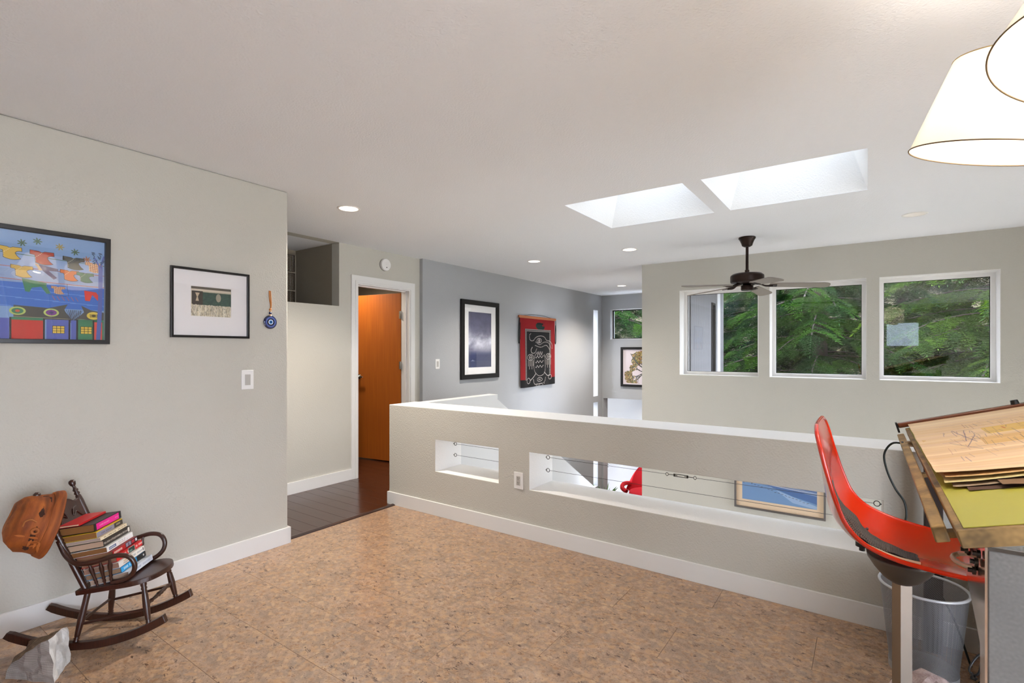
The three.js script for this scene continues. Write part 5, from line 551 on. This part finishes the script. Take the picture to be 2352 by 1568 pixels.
{
  single('lamp_cable', tube([[0.128, 0.955, -2.66], [0.09, 0.95, -2.68], [0.062, 0.9, -2.7], [0.07, 0.83, -2.71], [0.10, 0.75, -2.72], [0.13, 0.70, -2.71], [0.136, 0.64, -2.70], [0.118, 0.56, -2.72], [0.16, 0.46, -2.9], [0.3, 0.2, -2.9], [0.36, 0.01, -2.85]], 0.0042, 120, 8), std(0x1c2524, 0.45), 'dark cable hanging in a loop from the drafting table edge', 'cable');
  const g = thing('cable_plug', 'small black plug block on the end of the drafting table rail', 'plug', [0.128, 0.945, -2.62]); mesh('body', rbox(0.026, 0.022, 0.05, 0.004, 0, 0.011, 0), M.black, g); mesh('clip', rbox(0.04, 0.02, 0.03, 0.003, 0.02, 0.018, 0.01), std(0xa58a68, 0.5), g);
  const e = thing('printer', 'white office printer standing low behind the waste bin', 'printer', [0.62, 0.1, -2.72]); mesh('case', rbox(0.42, 0.42, 0.36, 0.01, 0.05, 0.21, 0), std(0xd9d8d2, 0.5), e); mesh('paper_tray', rbox(0.40, 0.03, 0.05, 0.006, 0.03, 0.06, 0.2), std(0xbdbcb6, 0.5), e); mesh('vents', merge([0, 1, 2, 3].map((k) => box(0.002, 0.006, 0.12, -0.161, 0.04 + k * 0.018, 0.06))), M.black, e); mesh('feet', merge([rbox(0.36, 0.1, 0.3, 0.01, 0.05, -0.05, 0)]), std(0x3a3634, 0.6), e);
  const b = thing('power_adapter', 'black power adapter block among the cables under the table', 'adapter', [0.335, 0, -2.36]); mesh('body', rbox(0.07, 0.15, 0.09, 0.008, 0, 0.075, 0), M.black, b); mesh('label_plate', box(0.03, 0.04, 0.001, 0, 0.08, 0.0455), std(0x2e2e2e, 0.6), b);
  const r = rng(12), tang = []; for (let k = 0; k < 6; k++) { const pts = []; let x = 0.36 + r() * 0.04, y = 0.24 - k * 0.035, z = -2.52; for (let i = 0; i < 6; i++) { pts.push([x, Math.max(0.006, y), z]); x += (r() - 0.5) * 0.1; y += (r() - 0.6) * 0.07; z += 0.02 + (r() - 0.4) * 0.07; x = Math.min(0.46, Math.max(0.30, x)); } tang.push(tube(pts, 0.0035, 50, 6)); } single('cable_tangle', merge(tang), M.black, 'tangle of thin black cables on the floor beside the waste bin', 'cables').userData.kind = 'stuff';
}
// ---------------------------------------------------------------- swing-arm lamps over the table
{
  const linen = dataTex(256, 256, (u, v) => { const k = 0.93 + 0.05 * tn(u, v, 90, 2) + 0.03 * Math.sin(u * 700) * Math.sin(v * 700); return [k, k * 0.992, k * 0.975]; }, true, [6, 2]);
  const shadeM = phys(0xefe9de, 0.95, { map: linen, transmission: 0.36, thickness: 0, side: THREE.DoubleSide }), hem = std(0x6e5a40, 0.7);
  const lamp = (label, x, y, z, axis, rT, hS, ex, ez) => { const g = thing('swing_arm_lamp', label, 'lamp', [ex, 1.24, ez]); const ox = x - ex, oy = y - 1.24, oz = z - ez; const sq = new THREE.Quaternion().setFromUnitVectors(V(0, 1, 0), V(...axis).normalize()); const put = (geo) => geo.applyQuaternion(sq).translate(ox, oy, oz);
    const sh = mesh('lamp_shade', put(lathe([[0.18, 0], [rT, hS]], 72)), shadeM, g); mesh('shade_hem', put(new THREE.TorusGeometry(0.1805, 0.0018, 6, 80).rotateX(Math.PI / 2)), hem, sh); mesh('shade_hem', put(new THREE.TorusGeometry(rT, 0.0016, 6, 60).rotateX(Math.PI / 2).translate(0, hS, 0)), std(0xcbb48a, 0.7), sh); mesh('shade_spider', put(merge([0, 1, 2].map((k) => rod([0, 0.19, 0], [(rT + 0.003) * Math.cos(k * 2.094), hS - 0.012, (rT + 0.003) * Math.sin(k * 2.094)], 0.0015, 0.0015, 6)))), M.steel, sh);
    const bulb = new THREE.SphereGeometry(0.032, 24, 16); const bm = std(0xffffff, 0.5, { emissive: 0xfff0da, emissiveIntensity: 5 }); mesh('bulb', put(bulb.translate(0, 0.12, 0)), bm, g); mesh('socket', put(cyl(0.017, 0.02, 0.06, 18).translate(0, 0.18, 0)), M.steel, g);
    const c = V(0, 0.12, 0).applyQuaternion(sq).add(V(x, y, z)); const l = new THREE.PointLight(0xfff4e6, BULB, 0, 2); l.position.copy(c); l.castShadow = true; l.shadow.radius = 3; scene.add(l);
    const top = V(0, 0.235, 0).applyQuaternion(sq).add(V(ox, oy, oz)); const elbow = [0.16, 0.72, 0.05]; const a = [top.x, top.y, top.z], a2 = [top.x + 0.1, top.y + 0.06, top.z + 0.01]; mesh('upper_arm', merge([rod(a, a2, 0.006), rod(a2, elbow, 0.0065), rod([a2[0], a2[1] + 0.02, a2[2]], [elbow[0], elbow[1] + 0.02, elbow[2]], 0.0025)]), M.steel, g); mesh('lower_arm', merge([rod(elbow, [0, 0.03, 0], 0.0065), rod([elbow[0] + 0.02, elbow[1], elbow[2]], [0.02, 0.03, 0], 0.0025)]), M.steel, g); mesh('joint', merge([cyl(0.016, 0.016, 0.03, 18).rotateX(Math.PI / 2).translate(...elbow), cyl(0.014, 0.014, 0.03, 18).rotateX(Math.PI / 2).translate(...a2)]), M.darkSteel, g); mesh('clamp', merge([cyl(0.018, 0.022, 0.05, 18).translate(0, 0.01, 0), rbox(0.05, 0.012, 0.06, 0.003, 0, -0.02, 0)]), M.darkSteel, g); };
  lamp('lit swing-arm lamp with a cream cone shade, its whole rim in view at top right', 0.271, 1.857, -1.808, [0.256, 1, 0.13], 0.143, 0.223, 1.0, -1.72);
  lamp('lit cream lampshade higher up and partly hidden at the top right edge', 0.38, 1.904, -1.42, [0.277, 1, -0.23], 0.12, 0.23, 1.0, -1.36);
}
// ---------------------------------------------------------------- cable rails in the parapet slots
{
  const eyeBolt = (x, y, dir, label) => { const g = thing('eye_bolt', label, 'eye bolt', [x, y, -3.245], 0, 'eye bolts in the parapet slots'); mesh('ring', new THREE.TorusGeometry(0.0135, 0.0022, 8, 24).translate(dir * 0.024, 0, 0), M.darkSteel, g); mesh('shank', cyl(0.0028, 0.0028, 0.014, 8).rotateZ(Math.PI / 2).translate(dir * 0.006, 0, 0), M.darkSteel, g); };
  const yT = 0.546, yB = 0.45;
  eyeBolt(-2.893, yT + 0.004, 1, 'upper steel eye bolt in the left side of the small slot'); eyeBolt(-2.893, yB + 0.005, 1, 'lower steel eye bolt in the left side of the small slot'); eyeBolt(-1.974, yT, 1, 'upper steel eye bolt in the left side of the long slot'); eyeBolt(-1.974, yB, 1, 'lower steel eye bolt in the left side of the long slot'); eyeBolt(0.067, yT, -1, 'upper steel eye bolt in the right side of the long slot');
  const wire = (x0, y0, x1, y1, label) => single('steel_wire', rod([x0, y0, -3.245], [x1, y1, -3.245], 0.0013, 0.0013, 6), M.darkSteel, label, 'wire', 'steel wires in the parapet slots');
  wire(-2.857, yT + 0.004, -2.2405, yT + 0.004, 'upper thin steel wire across the small slot'); wire(-2.857, yB + 0.005, -2.2405, yB + 0.005, 'lower thin steel wire across the small slot'); wire(-1.94, yT, -1.065, yT, 'upper steel wire left of the turnbuckle in the long slot'); wire(-0.87, yT, 0.03, yT, 'upper steel wire right of the turnbuckle in the long slot'); wire(-1.94, yB, 0.0672, yB, 'lower steel wire along the whole long slot');
  const g = thing('turnbuckle', 'dark steel turnbuckle on the upper wire of the long slot', 'turnbuckle', [-0.968, yT, -3.245]); g.scale.set(0.75, 0.9, 0.9); mesh('body', merge([rod([-0.055, 0.008, 0], [0.055, 0.008, 0], 0.0025), rod([-0.055, -0.008, 0], [0.055, -0.008, 0], 0.0025), rbox(0.014, 0.02, 0.008, 0.002, -0.055, 0, 0), rbox(0.014, 0.02, 0.008, 0.002, 0.055, 0, 0)]), M.darkSteel, g); for (const s of [-1, 1]) mesh('eye_screw', merge([rod([s * 0.03, 0, 0], [s * 0.105, 0, 0], 0.0025), new THREE.TorusGeometry(0.011, 0.0022, 8, 20).translate(s * 0.117, 0, 0)]), M.darkSteel, g);
}
// ---------------------------------------------------------------- lower room: red upholstered chair and plant
{
  const g = thing('lounge_chair', 'red upholstered lounge chair with a rounded back in the lower room', 'chair', [-3.66, LOW, -9.95], 0.1); const red = std(0xc00a1e, 0.85); red.side = THREE.DoubleSide;
  const backS = (u, v) => { const a = (u - 0.5) * 2.4, w = 0.40 - 0.03 * v; const topY = 0.9 - 0.42 * Math.pow(Math.abs(u - 0.5) * 2, 2.2); return [w * Math.sin(a) * 1.05, 0.34 + (topY - 0.34) * v, -w * Math.cos(a) * 0.75 - 0.1 * v + 0.05]; };
  const shell = (th) => { const p = [], idx = [], nu = 48, nv = 20; for (let s = 0; s < 2; s++) for (let i = 0; i <= nu; i++) for (let j = 0; j <= nv; j++) { const q = backS(i / nu, j / nv); const l = Math.hypot(q[0], q[2]) || 1, o = s ? th * Math.sqrt(Math.max(0.02, 1 - Math.pow(j / nv, 6))) : 0; p.push(q[0] * (1 + o / l), q[1], q[2] * (1 + o / l)); } const N = (nu + 1) * (nv + 1); for (let s = 0; s < 2; s++) for (let i = 0; i < nu; i++) for (let j = 0; j < nv; j++) { const a = s * N + i * (nv + 1) + j; idx.push(a, a + 1, a + nv + 1, a + 1, a + nv + 2, a + nv + 1); } for (let i = 0; i < nu; i++) { const a = i * (nv + 1) + nv, b = a + nv + 1; idx.push(a, b, a + N, b, b + N, a + N); } const b = new THREE.BufferGeometry(); b.setAttribute('position', new THREE.Float32BufferAttribute(p, 3)); b.setIndex(idx); b.computeVertexNormals(); return b; };
  mesh('backrest', shell(0.06), red, g); const cushion = new THREE.SphereGeometry(1, 36, 20); { const p = cushion.attributes.position; for (let i = 0; i < p.count; i++) p.setXYZ(i, p.getX(i) * 0.33, 0.36 + Math.sign(p.getY(i)) * Math.abs(p.getY(i)) ** 0.6 * 0.085, p.getZ(i) * 0.32 + 0.05); cushion.computeVertexNormals(); } mesh('seat_cushion', cushion, red, g);
  for (const s of [-1, 1]) mesh('armrest', tube([[s * 0.36, 0.48, -0.16], [s * 0.43, 0.5, -0.04], [s * 0.45, 0.5, 0.12], [s * 0.40, 0.47, 0.3], [s * 0.3, 0.44, 0.36]], 0.042, 30, 10), red, g); mesh('pedestal', lathe([[0.0001, 0], [0.26, 0], [0.26, 0.01], [0.04, 0.03], [0.03, 0.28], [0.1, 0.3], [0.0001, 0.3]], 32), M.steel, g);
  const p = thing('potted_plant', 'green spiky houseplant in a pot in the lower room', 'plant', [-4.17, LOW, -9.1]); mesh('pot', lathe([[0.0001, 0], [0.1, 0], [0.13, 0.26], [0.14, 0.27], [0.14, 0.3], [0.125, 0.3], [0.115, 0.27], [0.0001, 0.27]], 28), std(0x8c4a30, 0.8), p); const r = rng(5), lm = phys(0x5d8f3a, 0.5, { side: THREE.DoubleSide }); for (let k = 0; k < 22; k++) { const a = k * 2.4, ln = 0.28 + r() * 0.16, tilt = 0.25 + r() * 0.8, sh = new THREE.Shape(); sh.moveTo(-0.012, 0); sh.quadraticCurveTo(-0.016, ln * 0.5, 0, ln); sh.quadraticCurveTo(0.016, ln * 0.5, 0.012, 0); const q = new THREE.ShapeGeometry(sh, 8), pp = q.attributes.position; for (let i = 0; i < pp.count; i++) pp.setZ(i, (pp.getY(i) ** 2) * 1.1); q.computeVertexNormals(); mesh('leaf', q.rotateX(tilt * 0.6).rotateY(a).translate(0, 0.27, 0), lm, p); }
}
// ---------------------------------------------------------------- outside: siding of the stair bay, trees, ground
{
  const sm = std(0xffffff, 0.8, { map: dataTex(256, 512, (u, v) => { const k = 0.36 + 0.05 * tn(u, v, 20, 2) + 0.04 * tn(u, v, 80, 5); return [k, k, k * 1.02]; }, true, [2, 0.5]), bumpMap: peel, bumpScale: 0.0005 });
  const g = structGroup('wall_bay_siding'); const w = 0.1, x = -2.172; let z = -6.56; const bd = new RoundedBoxGeometry(0.022, 4.45, w - 0.005, 1, 0.003); const wb = worldUV(bd); const short = worldUV(new RoundedBoxGeometry(0.022, 0.30, w - 0.005, 1, 0.003)); while (z > -9.84) { const zc = z - w / 2, cut = (zc < -9.0 && zc > -9.27) || (zc < -6.65 && zc > -7.8); const b = mesh('board', cut ? short : wb, sm, g); b.position.set(x, cut ? 2.32 : 0.245, zc); z -= w; }
  struct('wall_bay_return', boxAB(-2.375, -2.183, LOW, 2.47, -9.85, -9.56), sm);
  const s = structGroup('window_11'); const f = rectShape(9.02, -1.4, 9.255, 2.165); f.holes.push(rectHole(9.05, -1.38, 9.225, 2.13)); mesh('frame', wallX(f, -2.21, -2.155), M.gasket, s); mesh('pane', boxAB(-2.19, -2.184, -1.38, 2.13, -9.225, -9.05), phys(0x59605e, 0.0, { transmission: 1, thickness: 0, ior: 1.5 }), s);
  struct('ground', slabY(rectShape(-40, 8, 40, 24), -2.35, -2.25), std(0x2d2a1c, 1)); struct('bounce_deck_side', boxAB(2.85, 9.5, -0.25, -0.12, -3.2, 2.4), std(0xcfccc4, 0.9)); struct('bounce_ground_side', slabY(rectShape(2.9, -30, 40, 8), -2.35, -2.25), std(0xc9c6bc, 1)); struct('ground_back', slabY(rectShape(-40, -40, 2.9, -2.6), -2.35, -2.25), std(0x6a6a50, 1));  // unseen pale deck and side ground, added to bounce light onto the ceiling
  { const hg = new THREE.PlaneGeometry(70, 16, 120, 40), p = hg.attributes.position; for (let i = 0; i < p.count; i++) { const x = p.getX(i), t = p.getY(i) / 16 + 0.5; p.setXYZ(i, x - 2, -2.3 + 9.5 * t + 0.5 * IN.noise(x * 0.4, t * 4, 1), -17.5 - 5 * t - 1.2 * IN.noise(x * 0.3, t * 3, 5)); } hg.computeVertexNormals(); const ht = dataTex(256, 256, (u, v) => { const k = 0.5 + 0.5 * tn(u, v, 12, 2) + 0.5 * tn(u, v, 50, 4); return mixc(hexRGB(0x1c1710), hexRGB(0x3d3a1e), Math.max(0, Math.min(1, k))); }, true, [12, 6]); struct('backdrop_hill', hg, std(0xffffff, 1, { map: ht, side: THREE.DoubleSide })); }  // added dark backdrop that blocks the sky between the trees
  struct('added_eave_back', boxAB(-2.15, 2.8, 2.46, 2.6, -7.5, -6.54), M.trim); struct('added_eave_bay', boxAB(-2.15, -1.0, 2.5, 2.62, -9.9, -7.5), M.trim); struct('added_eave_right', boxAB(2.8, 3.75, 2.46, 2.6, -3.4, 2.4), M.trim);  // unseen eaves, added to keep sky light off the siding and windows
}
{
  const r = rng(77);
  // one frond: a drooping twig with side twigs, each a brush of small needles clumps
  const frond = (() => { const pos = []; const R = rng(3); const tri = (a, b, c) => pos.push(...a, ...b, ...c); const clump = (p, d, l, wd) => { const D = V(...d).normalize(), S = new THREE.Vector3().crossVectors(D, V(R() - 0.5, 1, R() - 0.5)).normalize(), N = new THREE.Vector3().crossVectors(S, D); for (const q of [S, N]) { const a = V(...p), m = a.clone().addScaledVector(D, l * 0.45), e = a.clone().addScaledVector(D, l); const m1 = m.clone().addScaledVector(q, wd), m2 = m.clone().addScaledVector(q, -wd); tri(a.toArray(), m1.toArray(), e.toArray()); tri(a.toArray(), e.toArray(), m2.toArray()); } };
    for (let i = 0; i < 9; i++) { const t = i / 9, x = 0.42 * t, y = -0.12 * t * t; for (const s of [-1, 1]) { const l = 0.20 * (1 - t * 0.75), dx = 0.62, dz = s * 0.78; const n = Math.max(2, Math.round(l / 0.026)); for (let k = 0; k < n; k++) { const q = k / n * l, px = x + dx * q, pz = dz * q, py = y - 0.5 * q * q - 0.02 * R(); clump([px, py, pz], [dx + (R() - 0.5) * 0.9, 0.25 * (R() - 0.3), dz + (R() - 0.5) * 0.9], 0.036 + 0.02 * R(), 0.0062); clump([px, py, pz], [dx * 0.3 + (R() - 0.5) * 1.2, 0.3 * (R() - 0.2), dz * 0.4 + (R() - 0.5) * 1.4], 0.028 + 0.016 * R(), 0.0055); } } clump([x, y, 0], [1, 0.1, 0], 0.05, 0.007); } clump([0.42, -0.12, 0], [1, -0.3, 0], 0.08, 0.008);
    const g = new THREE.BufferGeometry(); g.setAttribute('position', new THREE.Float32BufferAttribute(pos, 3)); g.computeVertexNormals(); return g; })();
  const needle = phys(0xffffff, 0.85, { side: THREE.DoubleSide, specularIntensity: 0.15 });
  const bark = std(0x241a15, 0.95);
  const spruce = (label, x, z, h, rad, y0, y1, tint, density = 1) => { const gy = -2.25; const g = thing('spruce_tree', label, 'tree', [x, gy, z], 0, 'spruce trees outside the windows');
    const tr = new THREE.CylinderGeometry(0.05, 0.17, h, 16, 24); { const p = tr.attributes.position; for (let i = 0; i < p.count; i++) { const k = 1 + 0.12 * IN.noise(p.getX(i) * 20, p.getY(i) * 3, p.getZ(i) * 20); p.setXYZ(i, p.getX(i) * k, p.getY(i), p.getZ(i) * k); } tr.computeVertexNormals(); } mesh('trunk', tr.translate(0, h / 2, 0), bark, g);
    const mats = [], cols = [], limbs = []; const m4 = new THREE.Matrix4(), q = new THREE.Quaternion(), e = new THREE.Euler();
    for (let y = y0 - gy; y < y1 - gy; y += 0.27 / density) { const n = 6 + (r() * 2 | 0), a0 = r() * 6.28; for (let k = 0; k < n; k++) { const a = a0 + k / n * 6.28 + (r() - 0.5) * 0.4, L = rad * (1 - 0.55 * y / h) * (0.7 + 0.45 * r()), yy = y + (r() - 0.5) * 0.2; const P = (t) => [Math.cos(a) * L * t, yy + 0.05 * L * t - 0.28 * L * t * t, Math.sin(a) * L * t]; limbs.push(tube([P(0), P(0.35), P(0.7), P(1)], 0.012, 8, 5));
      for (let t = 0.22; t <= 1.0; t += 0.085) { const p = P(t); for (const s of t > 0.96 ? [0] : [-1, 1]) { e.set((r() - 0.5) * 0.5, -a + s * (0.85 + 0.3 * r()), -0.18 - 0.35 * r(), 'YXZ'); q.setFromEuler(e); const sc = (0.75 + 0.6 * r()) * (s ? 1.0 - 0.35 * Math.abs(t - 0.55) : 1.1); m4.compose(V(p[0], p[1], p[2]), q, V(sc, sc, sc)); mats.push(m4.clone()); const br = r(); cols.push([tint[0] * (0.5 + 1.3 * br * br), tint[1] * (0.55 + 1.1 * br * br), tint[2] * (0.6 + 0.9 * r())]); } } } }
    mesh('limbs', merge(limbs), bark, g).userData.kind = 'stuff'; const im = new THREE.InstancedMesh(frond, needle, mats.length); mats.forEach((mm, i) => { im.setMatrixAt(i, mm); im.setColorAt(i, new THREE.Color().setRGB(...cols[i])); }); im.name = 'foliage'; im.userData.kind = 'stuff'; shadow(im); g.add(im); };
  const A = [0.017, 0.050, 0.007], B = [0.010, 0.034, 0.010], C = [0.034, 0.072, 0.009];
  spruce('spruce with brown trunk showing in the middle window', -0.75, -11.6, 9, 2.5, -0.6, 3.4, A, 0.72);
  spruce('bright green spruce filling the right-hand window', 1.75, -10.9, 8, 2.3, -0.6, 3.3, C, 0.72);
  spruce('dark spruce beside the grey siding in the left window', -2.0, -13.4, 9, 2.6, -0.6, 3.6, B, 0.75);
  spruce('spruce showing through the small far window', -6.0, -13.2, 9, 2.8, -0.2, 4.0, A, 0.75);
  spruce('spruce set back between the middle and right windows', 0.7, -15.2, 10, 3.0, -0.6, 4.4, B, 0.6);
  spruce('spruce set back behind the stair bay', -4.0, -16.2, 10, 3.2, -0.6, 4.6, B, 0.6);
  spruce('spruce at the far right behind the bright one', 3.6, -13.8, 9, 3.0, -0.6, 4.2, A, 0.6);
}
renderer.render(scene, camera);
